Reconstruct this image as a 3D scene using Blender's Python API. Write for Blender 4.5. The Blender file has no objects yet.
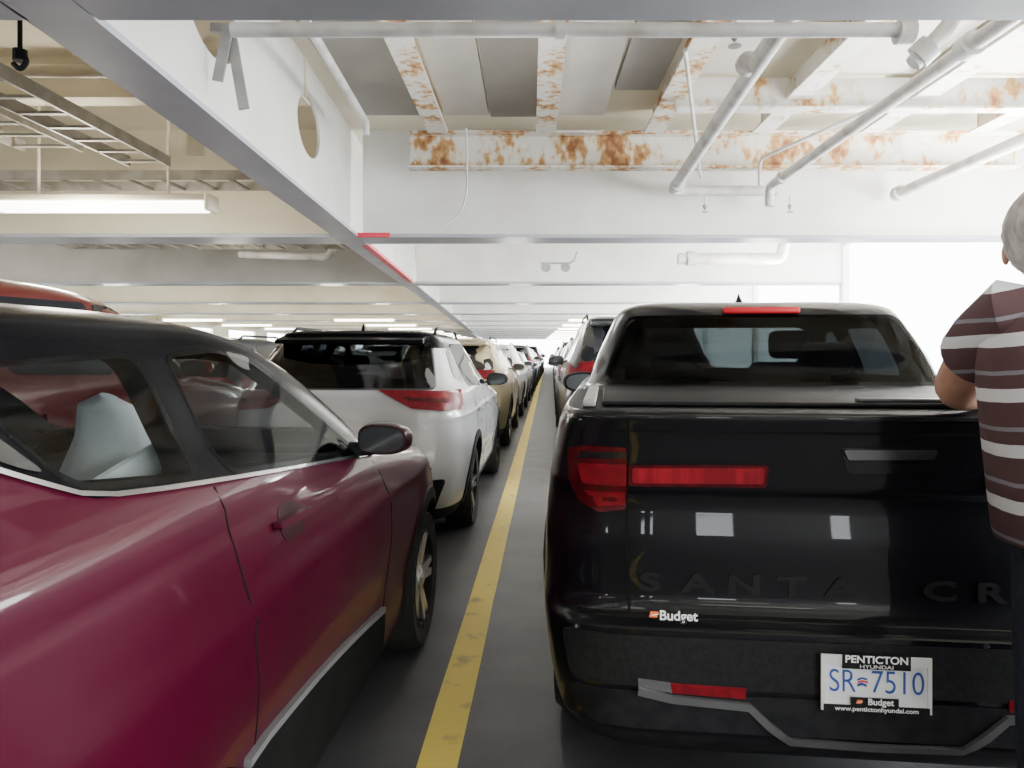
import bpy,bmesh,math,random
import numpy as np
from mathutils import Vector,Matrix
from mathutils.geometry import delaunay_2d_cdt
random.seed(4)
COL=bpy.context.scene.collection
FP=720.;VX=530.;VY=352.;H=1.5
def wp(px,py,Y): return Vector(((px-VX)*Y/FP,Y,H-(py-VY)*Y/FP))
# ---------------------------------------------------------------- materials
def mat(name,c1,c2=None,rough=.5,metal=0,coat=0,scale=5,bump=0,es=0,lo=.4,hi=.6,spec=.5,vec=None,bscale=None,crough=.04):
    m=bpy.data.materials.new(name);m.use_nodes=True;nt=m.node_tree;N=nt.nodes;L=nt.links
    b=N['Principled BSDF'];b.inputs['Roughness'].default_value=rough;b.inputs['Metallic'].default_value=metal
    b.inputs['Coat Weight'].default_value=coat;b.inputs['Coat Roughness'].default_value=crough
    b.inputs['Specular IOR Level'].default_value=spec
    if c2 is None: c2=tuple(min(1,x*1.12+.002) for x in c1)
    tc=N.new('ShaderNodeTexCoord');no=N.new('ShaderNodeTexNoise');no.inputs['Scale'].default_value=scale;no.inputs['Detail'].default_value=5
    mp=N.new('ShaderNodeMapping')
    if vec: mp.inputs['Scale'].default_value=vec
    L.new(tc.outputs['Object'],mp.inputs['Vector']);L.new(mp.outputs['Vector'],no.inputs['Vector'])
    cr=N.new('ShaderNodeValToRGB');cr.color_ramp.elements[0].position=lo;cr.color_ramp.elements[1].position=hi
    cr.color_ramp.elements[0].color=(*c1,1);cr.color_ramp.elements[1].color=(*c2,1)
    L.new(no.outputs['Fac'],cr.inputs['Fac']);L.new(cr.outputs['Color'],b.inputs['Base Color'])
    if bump:
        bp=N.new('ShaderNodeBump');bp.inputs['Strength'].default_value=bump;bp.inputs['Distance'].default_value=.01
        n2=N.new('ShaderNodeTexNoise');n2.inputs['Scale'].default_value=bscale or scale*6
        L.new(tc.outputs['Object'],n2.inputs['Vector']);L.new(n2.outputs['Fac'],bp.inputs['Height']);L.new(bp.outputs['Normal'],b.inputs['Normal'])
    if es:
        L.new(cr.outputs['Color'],b.inputs['Emission Color']);b.inputs['Emission Strength'].default_value=es
    return m
def rustmat(name,base,thr):
    m=bpy.data.materials.new(name);m.use_nodes=True;nt=m.node_tree;N=nt.nodes;L=nt.links;b=N['Principled BSDF'];b.inputs['Roughness'].default_value=.7
    tc=N.new('ShaderNodeTexCoord')
    a=N.new('ShaderNodeTexNoise');a.inputs['Scale'].default_value=2.6;a.inputs['Detail'].default_value=4
    c=N.new('ShaderNodeTexNoise');c.inputs['Scale'].default_value=14;c.inputs['Detail'].default_value=7
    mp=N.new('ShaderNodeMapping');mp.inputs['Scale'].default_value=(1,1,.6);L.new(tc.outputs['Object'],mp.inputs['Vector']);L.new(mp.outputs['Vector'],c.inputs['Vector']);L.new(tc.outputs['Object'],a.inputs['Vector'])
    x=N.new('ShaderNodeMath');x.operation='MULTIPLY_ADD';x.inputs[1].default_value=.62;L.new(a.outputs['Fac'],x.inputs[0])
    y=N.new('ShaderNodeMath');y.operation='MULTIPLY';y.inputs[1].default_value=.38;L.new(c.outputs['Fac'],y.inputs[0]);L.new(y.outputs[0],x.inputs[2])
    cr=N.new('ShaderNodeValToRGB');E=cr.color_ramp.elements;E[0].position=thr-.06;E[0].color=(*base,1);E[1].position=thr+.11;E[1].color=(.24,.10,.04,1)
    e=E.new(thr-.005);e.color=(.66,.60,.49,1);e=E.new(thr+.03);e.color=(.54,.32,.13,1)
    L.new(x.outputs[0],cr.inputs[0]);L.new(cr.outputs[0],b.inputs['Base Color'])
    bp=N.new('ShaderNodeBump');bp.inputs['Strength'].default_value=.3;bp.inputs['Distance'].default_value=.01;L.new(c.outputs['Fac'],bp.inputs['Height']);L.new(bp.outputs['Normal'],b.inputs['Normal'])
    return m
def glass(name,tint,refl=.6):
    m=bpy.data.materials.new(name);m.use_nodes=True;nt=m.node_tree;N=nt.nodes;L=nt.links
    for n in list(N):
        if n.type!='OUTPUT_MATERIAL': N.remove(n)
    out=[n for n in N if n.type=='OUTPUT_MATERIAL'][0]
    t=N.new('ShaderNodeBsdfTransparent');t.inputs[0].default_value=(*tint,1)
    g=N.new('ShaderNodeBsdfGlossy');g.inputs['Roughness'].default_value=.02;g.inputs[0].default_value=(refl,refl,refl,1)
    f=N.new('ShaderNodeFresnel');f.inputs[0].default_value=1.45
    ge=N.new('ShaderNodeNewGeometry');iv=N.new('ShaderNodeMath');iv.operation='SUBTRACT';iv.inputs[0].default_value=1;L.new(ge.outputs['Backfacing'],iv.inputs[1])
    mu=N.new('ShaderNodeMath');mu.operation='MULTIPLY';L.new(f.outputs[0],mu.inputs[0]);L.new(iv.outputs[0],mu.inputs[1])
    x=N.new('ShaderNodeMixShader');L.new(mu.outputs[0],x.inputs[0]);L.new(t.outputs[0],x.inputs[1]);L.new(g.outputs[0],x.inputs[2]);L.new(x.outputs[0],out.inputs[0])
    return m
WHITE=mat('aged_white_paint',(.82,.82,.79),(.70,.69,.65),rough=.45,scale=1.3,lo=.35,hi=.7,bump=.05)
CREAM=mat('cream_paint',(.80,.75,.59),(.68,.62,.46),rough=.5,scale=1.1,lo=.35,hi=.7)
GREYW=mat('beam_shade_grey',(.42,.41,.39),(.32,.31,.28),rough=.5,scale=1.1,lo=.35,hi=.7)  # shade on one cream beam web, put into its colour as grey
FLG=mat('flange_shade_grey',(.40,.41,.46),(.32,.33,.37),rough=.45,scale=1.2)  # underside shadow of the white flanges, put into the colour
CEILP=mat('stained_ceiling_plate',(.66,.64,.58),(.42,.37,.30),rough=.7,scale=.9,lo=.35,hi=.75)
DPAN=mat('weathered_plywood_panel',(.30,.285,.26),(.37,.35,.31),rough=.8,scale=1.6,lo=.3,hi=.7)
LPAN=mat('pale_insulation_panel',(.60,.58,.54),(.50,.47,.42),rough=.8,scale=1.6,lo=.3,hi=.7)
RUST=rustmat('rusted_white_paint',(.72,.70,.65),.515)
RUSTL=rustmat('lightly_rusted_paint',(.78,.77,.73),.565)
PIPE=mat('painted_pipe',(.66,.66,.65),(.44,.40,.36),rough=.4,scale=5,lo=.45,hi=.75)
BRKT=mat('grey_bracket_paint',(.38,.38,.38),(.30,.30,.30),rough=.5)
GALV=mat('galvanised_tray',(.42,.41,.38),(.32,.30,.26),rough=.5,metal=.3)
REDP=mat('plain_red',(.75,.03,.08),(.6,.02,.05),rough=.5)
FLOORM=mat('dark_deck_coating',(.050,.050,.055),(.085,.085,.09),rough=.55,scale=3,lo=.3,hi=.7,bump=.18,bscale=90)
YEL=mat('worn_yellow_paint',(.86,.66,.11),(.42,.33,.10),rough=.6,scale=7,lo=.58,hi=.74,bump=.15)
BLK=mat('black_trim_plastic',(.010,.010,.012),(.016,.016,.018),rough=.6,scale=20,spec=.15)
WELL=mat('wheel_well_black',(.006,.006,.006),rough=.95,spec=.1)
TYRE=mat('tyre_rubber',(.018,.018,.018),(.03,.03,.03),rough=.8,scale=30,spec=.3)
SILV=mat('alloy_silver',(.62,.62,.64),rough=.3,metal=.9)
CHRT=mat('dull_chrome_trim',(.45,.45,.47),rough=.25,metal=1)
DCH=mat('smoked_chrome',(.22,.22,.22),rough=.25,metal=1)
MIRG=mat('dark_mirror_glass',(.07,.075,.08),rough=.12,metal=.6)
MIRL=mat('mirror_reflection_grey',(.30,.34,.38),rough=.15,metal=.5)  # bluish grey reflection put into the mirror's own colour
DALLOY=mat('dark_alloy',(.09,.09,.1),rough=.4,metal=.6)
REDL=mat('red_lamp_lens',(.20,.005,.012),(.13,.003,.009),rough=.35,coat=0,scale=25,spec=.25)
REDD=mat('dark_red_lens',(.08,.003,.006),(.05,.002,.004),rough=.25,coat=0,scale=25,spec=.3)
HEADL=mat('clear_lamp_lens',(.75,.78,.8),rough=.1,coat=1,es=.1)
SEAT=mat('charcoal_seat_fabric',(.030,.030,.032),(.042,.042,.044),rough=.9,scale=6)
SEATL=mat('white_cloth',(.78,.78,.79),(.85,.85,.86),rough=.9,scale=12)
BEIG=mat('beige_door_card',(.40,.36,.28),(.34,.30,.23),rough=.8,scale=6)
PAPER=mat('white_card_sheet',(.85,.85,.85),(.75,.77,.80),rough=.6,scale=6)
GL_T=glass('tinted_glass',(.48,.51,.51));GL_C=glass('clear_car_glass',(.80,.84,.84));GL_D=glass('privacy_glass',(.22,.23,.24),.5);GL_S=glass('light_tint_glass',(.74,.77,.77),.20)
GL_R=glass('dark_tint_rear_glass',(.22,.235,.235),.30)
GL_E=glass('smoked_rear_glass',(.30,.31,.32),.8)
GLO=mat('opaque_dark_glass',(.010,.011,.013),rough=.06,spec=.5)
def paint(name,c,metal=.3,rough=.28,coat=.5,crough=.04,spec=.5): return mat(name,c,tuple(x*.9 for x in c),rough=rough,metal=metal,coat=coat,scale=2,crough=crough,spec=spec)
LENS=mat('lit_diffuser',(1,.97,.88),(1,.95,.85),es=11)
# ---------------------------------------------------------------- helpers
def link(o,parent=None,lab=None,cat=None,kind=None,group=None):
    COL.objects.link(o)
    if parent: o.parent=parent
    if lab:o['label']=lab
    if cat:o['category']=cat
    if kind:o['kind']=kind
    if group:o['group']=group
    return o
def mk(name,verts,faces,m=None,parent=None,smooth=False,center=False,**k):
    me=bpy.data.meshes.new(name)
    loc=Vector((0,0,0))
    if center:
        vs=[Vector(v) for v in verts]
        mn=Vector([min(v[i] for v in vs) for i in range(3)]);mx=Vector([max(v[i] for v in vs) for i in range(3)])
        loc=(mn+mx)/2;loc.z=mn.z;verts=[v-loc for v in vs]
    me.from_pydata([tuple(v) for v in verts],[],faces)
    bm=bmesh.new();bm.from_mesh(me);bmesh.ops.recalc_face_normals(bm,faces=bm.faces);bm.to_mesh(me);bm.free()
    if m: me.materials.append(m)
    if smooth:
        me.polygons.foreach_set('use_smooth',[True]*len(me.polygons));me.set_sharp_from_angle(angle=math.radians(38))
    o=bpy.data.objects.new(name,me);o.location=loc
    return link(o,parent,**k)
def boxd(a,b):
    x0,y0,z0=a;x1,y1,z1=b
    v=[(x0,y0,z0),(x1,y0,z0),(x1,y1,z0),(x0,y1,z0),(x0,y0,z1),(x1,y0,z1),(x1,y1,z1),(x0,y1,z1)]
    f=[(0,3,2,1),(4,5,6,7),(0,1,5,4),(1,2,6,5),(2,3,7,6),(3,0,4,7)]
    return v,f
def box(name,a,b,m,parent=None,bevel=0,seg=2,center=True,**k):
    v,f=boxd(a,b);o=mk(name,v,f,m,parent,center=center,**k)
    if bevel:
        bm=bmesh.new();bm.from_mesh(o.data);bmesh.ops.bevel(bm,geom=bm.edges[:],offset=bevel,segments=seg,affect='EDGES',profile=.5)
        bm.to_mesh(o.data);bm.free();o.data.polygons.foreach_set('use_smooth',[True]*len(o.data.polygons));o.data.set_sharp_from_angle(angle=math.radians(50))
    return o
def multibox(name,lst,m,parent=None,center=True,**k):
    V=[];Fc=[]
    for a,b in lst:
        v,f=boxd(a,b);n=len(V);V+=v;Fc+=[tuple(i+n for i in q) for q in f]
    return mk(name,V,Fc,m,parent,center=center,**k)
def extr(name,profs,A,B,m,parent=None,**k):
    A=Vector(A);B=Vector(B);d=(B-A).normalized();u=Vector((d.y,-d.x,0)).normalized();up=u.cross(d)
    V=[];Fc=[]
    for pr in profs:
        n=len(V);c=len(pr)
        for P in (A,B):
            for a,b in pr: V.append(P+u*a+up*b)
        Fc+=[tuple(n+i for i in range(c)),tuple(n+c+i for i in range(c))[::-1]]
        Fc+=[(n+i,n+(i+1)%c,n+c+(i+1)%c,n+c+i) for i in range(c)]
    return mk(name,V,Fc,m,parent,center=True,**k)
def rect(a0,b0,a1,b1): return [(a0,b0),(a1,b0),(a1,b1),(a0,b1)]
def tubegeo(pts,r,seg=12):
    pts=[Vector(p) for p in pts];V=[];Fc=[];ref=None
    for i,p in enumerate(pts):
        if i==0:d=pts[1]-p
        elif i==len(pts)-1:d=p-pts[i-1]
        else:d=(pts[i+1]-p).normalized()+(p-pts[i-1]).normalized()
        d.normalize()
        if ref is None:
            ref=Vector((0,0,1)) if abs(d.z)<.9 else Vector((1,0,0))
        a=d.cross(ref).normalized();b=a.cross(d).normalized();ref=b
        rr=r[i] if isinstance(r,(list,tuple)) else r
        for k in range(seg):
            t=2*math.pi*k/seg;V.append(p+a*math.cos(t)*rr+b*math.sin(t)*rr)
    n=len(pts)
    for i in range(n-1):
        for k in range(seg):
            Fc.append((i*seg+k,i*seg+(k+1)%seg,(i+1)*seg+(k+1)%seg,(i+1)*seg+k))
    Fc+=[tuple(range(seg)),tuple(range((n-1)*seg,n*seg))]
    return V,Fc
def bend(pts,r=.08,k=4):
    pts=[Vector(p) for p in pts];o=[pts[0]]
    for i in range(1,len(pts)-1):
        a,b,c=pts[i-1],pts[i],pts[i+1];da=(a-b);dc=(c-b);q=min(r,da.length*.45,dc.length*.45)
        p0=b+da.normalized()*q;p2=b+dc.normalized()*q
        for j in range(k+1):
            t=j/k;o.append(p0*(1-t)**2+b*2*t*(1-t)+p2*t*t)
    o.append(pts[-1]);return o
def tube(name,pts,r,m,parent=None,rb=.08,center=True,flanges=(),**k):
    V,Fc=tubegeo(bend(pts,rb),r)
    for (p,d,rr,ln) in flanges:
        p=Vector(p);d=Vector(d).normalized();v,f=tubegeo([p-d*ln/2,p+d*ln/2],rr,14);n=len(V);V+=v;Fc+=[tuple(i+n for i in q) for q in f]
    return mk(name,V,Fc,m,parent,smooth=True,center=center,**k)
def lathe(prof,seg=40):
    V=[];Fc=[]
    for r,x in prof:
        for k in range(seg):
            t=2*math.pi*k/seg;V.append((x,r*math.cos(t),r*math.sin(t)))
    for i in range(len(prof)-1):
        for k in range(seg): Fc.append((i*seg+k,i*seg+(k+1)%seg,(i+1)*seg+(k+1)%seg,(i+1)*seg+k))
    return V,Fc
def empty(name,loc,yaw=0,**k):
    o=bpy.data.objects.new(name,None);o.location=loc;o.rotation_euler=(0,0,yaw);o.empty_display_size=.2
    return link(o,None,**k)
def bake(o):
    dg=bpy.context.evaluated_depsgraph_get();dg.update();ev=o.evaluated_get(dg)
    me=bpy.data.meshes.new_from_object(ev,depsgraph=dg);o.modifiers.clear();o.data=me
    return o
def rnd(poly,r,k=4):
    n=len(poly);out=[]
    for i in range(n):
        a=Vector(poly[i-1]);b=Vector(poly[i]);c=Vector(poly[(i+1)%n]);da=a-b;dc=c-b;q=min(r,da.length*.45,dc.length*.45)
        p0=b+da.normalized()*q;p2=b+dc.normalized()*q
        for j in range(k+1):
            t=j/k;out.append(tuple(p0*(1-t)**2+b*2*t*(1-t)+p2*t*t))
    return out
def inpoly(p,poly):
    x,y=p;c=False;n=len(poly)
    for i in range(n):
        x1,y1=poly[i];x2,y2=poly[i-1]
        if (y1>y)!=(y2>y) and x<(x2-x1)*(y-y1)/(y2-y1)+x1: c=not c
    return c
def tri2d(poly,step):
    b=[]
    n=len(poly)
    for i in range(n):
        p=Vector(poly[i]);q=Vector(poly[(i+1)%n]);l=(q-p).length
        if l<1e-5: continue
        k=max(1,int(math.ceil(l/step)))
        for j in range(k): b.append(p+(q-p)*j/k)
    pts=list(b);xs=[p.x for p in b];ys=[p.y for p in b]
    y=min(ys)+step*.5
    while y<max(ys):
        x=min(xs)+step*.5
        while x<max(xs):
            if inpoly((x,y),b) and min((Vector((x,y))-q).length for q in b)>step*.4: pts.append(Vector((x,y)))
            x+=step
        y+=step
    r=delaunay_2d_cdt(pts,[],[list(range(len(b)))],1,1e-6)
    return [tuple(v) for v in r[0]],[tuple(f) for f in r[2]]
def pchip(x,y):
    x=np.array(x,float);y=np.array(y,float);h=np.diff(x);dl=np.diff(y)/h;d=np.zeros(len(x))
    for i in range(1,len(x)-1):
        if dl[i-1]*dl[i]>0:
            w1=2*h[i]+h[i-1];w2=h[i]+2*h[i-1];d[i]=(w1+w2)/(w1/dl[i-1]+w2/dl[i])
    d[0]=dl[0];d[-1]=dl[-1]
    def f(q):
        q=min(max(q,x[0]),x[-1]);i=min(max(int(np.searchsorted(x,q))-1,0),len(h)-1);t=(q-x[i])/h[i]
        return float((2*t**3-3*t**2+1)*y[i]+(t**3-2*t**2+t)*h[i]*d[i]+(-2*t**3+3*t**2)*y[i+1]+(t**3-t**2)*h[i]*d[i+1])
    return f
# ---------------------------------------------------------------- vehicle body surface
class Body:
    def __init__(s,tab,mod=None):
        s.tab=tab;a=list(zip(*tab));s.zs=a[0];s.fn=[pchip(a[0],a[k]) for k in range(1,6)];s.mod=mod or (lambda y,z:0.)
    def par(s,z): return [f(z) for f in s.fn]
    def side(s,y,z):
        R,Fr,W,nr,nf=s.par(z);yc=(R+Fr)/2;L=(Fr-R)/2;t=(y-yc)/L;n=nf if t>0 else nr;t=min(abs(t),.9995)
        return W*(1-t**n)**(1/n)+s.mod(y,z)
    def rear(s,x,z):
        R,Fr,W,nr,nf=s.par(z);t=min(abs(x)/W,.99);return (R+Fr)/2-(Fr-R)/2*(1-t**nr)**(1/nr)
    def front(s,x,z):
        R,Fr,W,nr,nf=s.par(z);t=min(abs(x)/W,.99);return (R+Fr)/2+(Fr-R)/2*(1-t**nf)**(1/nf)
    def geo(s,ns=30,ne=14,k=3,ins=0,z0=None):
        dirs=[]
        sp=lambda n:[math.sin(math.pi/2*(-1+2*i/n)) for i in range(n)]
        for t in sp(ns): dirs.append((1,t))
        for t in sp(ne): dirs.append((-t,1))
        for t in sp(ns): dirs.append((-1,-t))
        for t in sp(ne): dirs.append((t,-1))
        zs=[]
        for a,b in zip(s.zs[:-1],s.zs[1:]): zs+=[a+(b-a)*i/k for i in range(k)]
        zs.append(s.zs[-1])
        if ins:
            zs=[z0]+[z for z in zs if z>z0+.02 and z<s.zs[-1]-.001]
        V=[];n=len(dirs)
        for z in zs:
            R,Fr,W,nr,nf=s.par(z);R+=ins;Fr-=ins;W-=ins;yc=(R+Fr)/2;L=(Fr-R)/2
            zz=z if not ins else (z if z==z0 else z-ins*.7)
            for c,t in dirs:
                e=nf if t>0 else nr;r=(abs(c)**e+abs(t)**e)**(-1/e);x=W*r*c;y=yc+L*r*t
                x+=math.copysign(1,x)*s.mod(y,z)*(abs(x)/W)**2 if abs(x)>1e-6 else 0
                V.append((x,y,zz))
        Fc=[]
        for j in range(len(zs)-1):
            for i in range(n): Fc.append((j*n+i,j*n+(i+1)%n,(j+1)*n+(i+1)%n,(j+1)*n+i))
        Fc.append(tuple(range(n))[::-1]);Fc.append(tuple(range((len(zs)-1)*n,len(zs)*n)))
        return V,Fc
class Car:
    def __init__(s,name,label,cat,body,loc,yaw,pm,axles,wr,track,tw=.23,near=True,group=None):
        s.b=body;s.pm=pm;s.near=near;s.root=empty(name,loc,yaw,lab=label,cat=cat,group=group)
        s.M=Matrix.Translation(Vector(loc))@Matrix.Rotation(yaw,4,'Z');s.I=s.M.inverted()
        s.axles=axles;s.wr=wr;s.track=track;s.tw=tw
    def ray(s,px,py):
        o=s.I@Vector((0,0,H));d=s.I.to_3x3()@Vector(((px-VX)/FP,1,-(py-VY)/FP));return o,d
    def syz(s,px,py,x=.86):
        o,d=s.ray(px,py);t=(x-o.x)/d.x;p=o+d*t;return (p.y,p.z)
    def rxz(s,px,py,y=.08):
        o,d=s.ray(px,py);t=(y-o.y)/d.y;p=o+d*t;return (p.x,p.z)
    def shell(s,sidew,rearw,frontw,hollow=True,void=.80,matfn=None,mats=(),arch=.07,ns=36,planes=()):
        kk=3 if s.near else 2
        V,Fc=s.b.geo(ns if s.near else 18,14 if s.near else 8,kk)
        o=mk('body',V,Fc,s.pm,s.root);o.data.materials.append(WELL)
        for m in mats:o.data.materials.append(m)
        if planes:
            bm=bmesh.new();bm.from_mesh(o.data)
            for co,no in planes:
                bmesh.ops.bisect_plane(bm,geom=bm.verts[:]+bm.edges[:]+bm.faces[:],plane_co=co,plane_no=no,dist=1e-5)
            bm.to_mesh(o.data);bm.free()
        if matfn:
            for p in o.data.polygons:
                r=matfn(p.center,p.normal)
                if r:p.material_index=r+1
        cut=[]
        def cutter(V,Fc,mi=0):
            c=mk('cutter',V,Fc,s.pm,s.root);c.data.materials.append(WELL)
            for p in c.data.polygons:p.material_index=mi
            cut.append(c)
        ymid=(s.axles[0]+s.axles[1])/2
        for ya in s.axles:
            for sg in (1,-1):
                V,Fc=[],[]
                n=36
                for x in (sg*.52,sg*1.2):
                    for k in range(n):
                        t=2*math.pi*k/n;V.append((x,ya+(s.wr+arch)*math.cos(t),s.wr+(s.wr+arch)*math.sin(t)))
                for k in range(n):Fc.append((k,(k+1)%n,n+(k+1)%n,n+k))
                Fc+=[tuple(range(n))[::-1],tuple(range(n,2*n))]
                cutter(V,Fc,1)
        if hollow:
            V,Fc=s.b.geo(20,10,2,ins=.045,z0=void);cutter(V,Fc,1)
            def prism(poly,ax,a,b):
                n=len(poly);V=[]
                for q in (a,b):
                    for p in poly: V.append((q,p[0],p[1]) if ax=='x' else (p[0],q,p[1]))
                Fc=[(k,(k+1)%n,n+(k+1)%n,n+k) for k in range(n)]+[tuple(range(n))[::-1],tuple(range(n,2*n))]
                cutter(V,Fc,1)
            for p in sidew: prism(rnd(p,.05),'x',-1.5,1.5)
            if rearw: prism(rnd(rearw,.06),'y',-1,ymid)
            if frontw: prism(rnd(frontw,.06),'y',ymid,6)
        bpy.context.view_layer.update()
        for c in cut:
            md=o.modifiers.new('b','BOOLEAN');md.operation='DIFFERENCE';md.solver='EXACT';md.object=c
        bake(o)
        for c in cut: bpy.data.objects.remove(c)
        me=o.data;me.polygons.foreach_set('use_smooth',[True]*len(me.polygons));me.set_sharp_from_angle(angle=math.radians(32))
        s.body=o;return o
    def patch(s,kind,poly,name,m,off=.004,th=.008,r=0,sg=(1,-1),step=.08,parent=None,label=None):
        if r: poly=rnd(poly,r)
        P,T=tri2d(poly,step);cnt={}
        for f in T:
            for i in range(3):
                e=(f[i],f[(i+1)%3]);key=tuple(sorted(e));cnt.setdefault(key,[]).append(e)
        res=[]
        sgs=sg if kind=='side' else (1,)
        for g in sgs:
            V=[]
            for o_ in (off,off-th):
                for a,b in P:
                    if kind=='side': V.append((g*(s.b.side(a,b)+o_),a,b))
                    elif kind=='rear': V.append((a,s.b.rear(a,b)-o_,b))
                    elif kind=='front': V.append((a,s.b.front(a,b)+o_,b))
            n=len(P);Fc=[tuple(f) for f in T]+[tuple(i+n for i in f[::-1]) for f in T]
            for key,e in cnt.items():
                if len(e)==1: a,b=e[0];Fc.append((b,a,a+n,b+n))
            res.append(mk(name,V,Fc,m,parent or s.root,smooth=True))
            if label:res[-1]['label']=label
        return res
    def strip(s,kind,pts,w,name,m,**k):
        pts=[Vector(p) for p in pts];L=[];R=[]
        for i,p in enumerate(pts):
            d=(pts[min(i+1,len(pts)-1)]-pts[max(i-1,0)]).normalized();n=Vector((-d.y,d.x))
            L.append(tuple(p+n*w/2));R.append(tuple(p-n*w/2))
        return s.patch(kind,L+R[::-1],name,m,**k)
    def archtrim(s,w=.06,m=BLK,a0=-8,a1=188,arch=.07,off=.012):
        for ya in s.axles:
            r1=s.wr+arch-.01;r2=r1+w;A=[math.radians(a0+(a1-a0)*i/18) for i in range(19)]
            poly=[(ya+r2*math.cos(t),s.wr+r2*math.sin(t)) for t in A]+[(ya+r1*math.cos(t),s.wr+r1*math.sin(t)) for t in A[::-1]]
            s.patch('side',poly,'wheel_arch_trim',m,off=off,th=.03,step=.1)
    def wheels(s,style=0,rimm=None):
        W=s.tw;R=s.wr;rr=R*.70
        prof=[(rr,-W/2+.02),(R*.93,-W/2),(R*.985,-W/2+.03),(R,-W/2+.06),(R,W/2-.06),(R*.985,W/2-.03),(R*.93,W/2),(rr+.01,W/2-.01),(rr,W/2-.03)]
        sg=40 if s.near else 24
        V,Fc=lathe(prof,sg)
        V2,F2=lathe([(rr+.004,W/2-.012),(rr-.012,W/2-.008),(rr-.02,W/2-.03),(rr-.03,W/2-.12),(.02,W/2-.13),(.001,W/2-.13)],sg)
        sv=[];sf=[]
        n=5 if style==0 else 6
        for i in range(n):
            for da in ((-.16,.16) if style==0 else (0,)):
                t=2*math.pi*i/n
                t0=t+da*.4;t1=t+da
                hw0=.030;hw1=.018 if style==0 else .04
                p0=Vector((0,math.cos(t0),math.sin(t0)));p1=Vector((0,math.cos(t1),math.sin(t1)))
                q=Vector((0,-math.sin(t),math.cos(t)))
                a=[p0*.045-q*hw0,p0*.045+q*hw0,p1*(rr-.008)+q*hw1,p1*(rr-.008)-q*hw1]
                b0=len(sv)
                for dx in (W/2-.012,W/2-.06):
                    for j,v in enumerate(a): sv.append((dx-(.02 if j<2 else 0),v.y,v.z))
                sf+=[(b0,b0+1,b0+2,b0+3),(b0+4,b0+7,b0+6,b0+5)]+[(b0+j,b0+(j+1)%4,b0+4+(j+1)%4,b0+4+j) for j in range(4)]
        hv,hf=lathe([(.065,W/2-.07),(.06,W/2-.022),(.03,W/2-.012),(.001,W/2-.012)],20)
        b0=len(sv);sv+=hv;sf+=[tuple(i+b0 for i in q) for q in hf]
        first=None
        for ya in s.axles:
            for g in (1,-1):
                if first is None:
                    w=mk('wheel',V,Fc,TYRE,s.root,smooth=True);rm=mk('rim',V2,F2,BLK if rimm is None or style==0 else DALLOY,w,smooth=True);sp=mk('spoke_set',sv,sf,rimm or SILV,w);first=(w,rm,sp)
                else:
                    w=first[0].copy();w.parent=s.root;COL.objects.link(w)
                    for q in first[1:]:
                        c=q.copy();c.parent=w;COL.objects.link(c)
                w.location=(g*(s.track-W/2),ya,R);w.rotation_euler=(0,0,0 if g>0 else math.pi)
    def mirror(s,y,z,x0,m,sc=1.,out=.13,gm=MIRG):
        for g in (1,-1):
            bm=bmesh.new();bmesh.ops.create_uvsphere(bm,u_segments=24,v_segments=16,radius=1)
            for v in bm.verts:
                x,yy,zz=v.co
                sx=math.copysign(abs(x)**.75,x);sz=math.copysign(abs(zz)**.75,zz)
                yy=max(yy,-.45)
                tz=1-.22*(x*g*.5+.5)
                v.co=Vector((sx*.115*sc*(1-.15*max(yy,0)),yy*.11*sc,sz*.075*sc*tz))
            me=bpy.data.meshes.new('mirror');bm.to_mesh(me);bm.free()
            for p in me.polygons:p.use_smooth=True
            me.set_sharp_from_angle(angle=math.radians(40));me.materials.append(m)
            o=bpy.data.objects.new('side_mirror',me);link(o,s.root);o.location=(g*(x0+out),y,z);o.rotation_euler=(0,0,g*-.1)
            n=24;V=[]
            for k in range(n):
                a=2*math.pi*k/n;ca=math.cos(a);sa=math.sin(a)
                V.append((math.copysign(abs(ca)**.75,ca)*.095*sc,-.0525*sc,math.copysign(abs(sa)**.75,sa)*.058*sc*(1-.2*(ca*g*.5+.5))))
            mk('mirror_glass',V,[tuple(range(n))],gm,o)
            v,f=tubegeo([(-g*(out+.06),.01,-.05*sc),(-g*.05,.0,-.045*sc)],[.03,.025],10);mk('mirror_arm',v,f,BLK,o,smooth=True)
def seats(c,rows,zt=1.12,xs=(-.37,.37),m=SEAT,hr=True,w=.24,z0=.82):
    for y in rows:
        for x in xs:
            box('seat_back',(x-w,y-.07,z0),(x+w,y+.07,zt),m,c.root,bevel=.065,seg=4)
            if hr: box('headrest',(x-.12,y-.065,zt+.02),(x+.12,y+.035,zt+.19),m,c.root,bevel=.048,seg=4)
def steer(c,y,z):
    n=28;pts=[]
    for i in range(n+1):
        t=2*math.pi*i/n;pts.append((-.37+.18*math.cos(t),y+.05*math.sin(t),z+.17*math.sin(t)))
    v,f=tubegeo(pts,.014,8);mk('steering_wheel',v,f,BLK,c.root,smooth=True)
def textmesh(txt,size,m,parent,mat4,ext=.0015,name='lettering',align='CENTER',spacing=1.,xs=1.,bold=0):
    cu=bpy.data.curves.new(name,'FONT');cu.body=txt;cu.size=size;cu.extrude=ext;cu.align_x=align;cu.align_y='CENTER';cu.space_character=spacing;cu.offset=bold
    o=bpy.data.objects.new(name,cu);COL.objects.link(o);dg=bpy.context.evaluated_depsgraph_get();dg.update()
    me=bpy.data.meshes.new_from_object(o.evaluated_get(dg));bpy.data.objects.remove(o)
    me.transform(Matrix.Diagonal((xs,1,1,1)));me.transform(mat4);me.materials.clear();me.materials.append(m)
    q=bpy.data.objects.new(name,me);link(q,parent);return q
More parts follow.
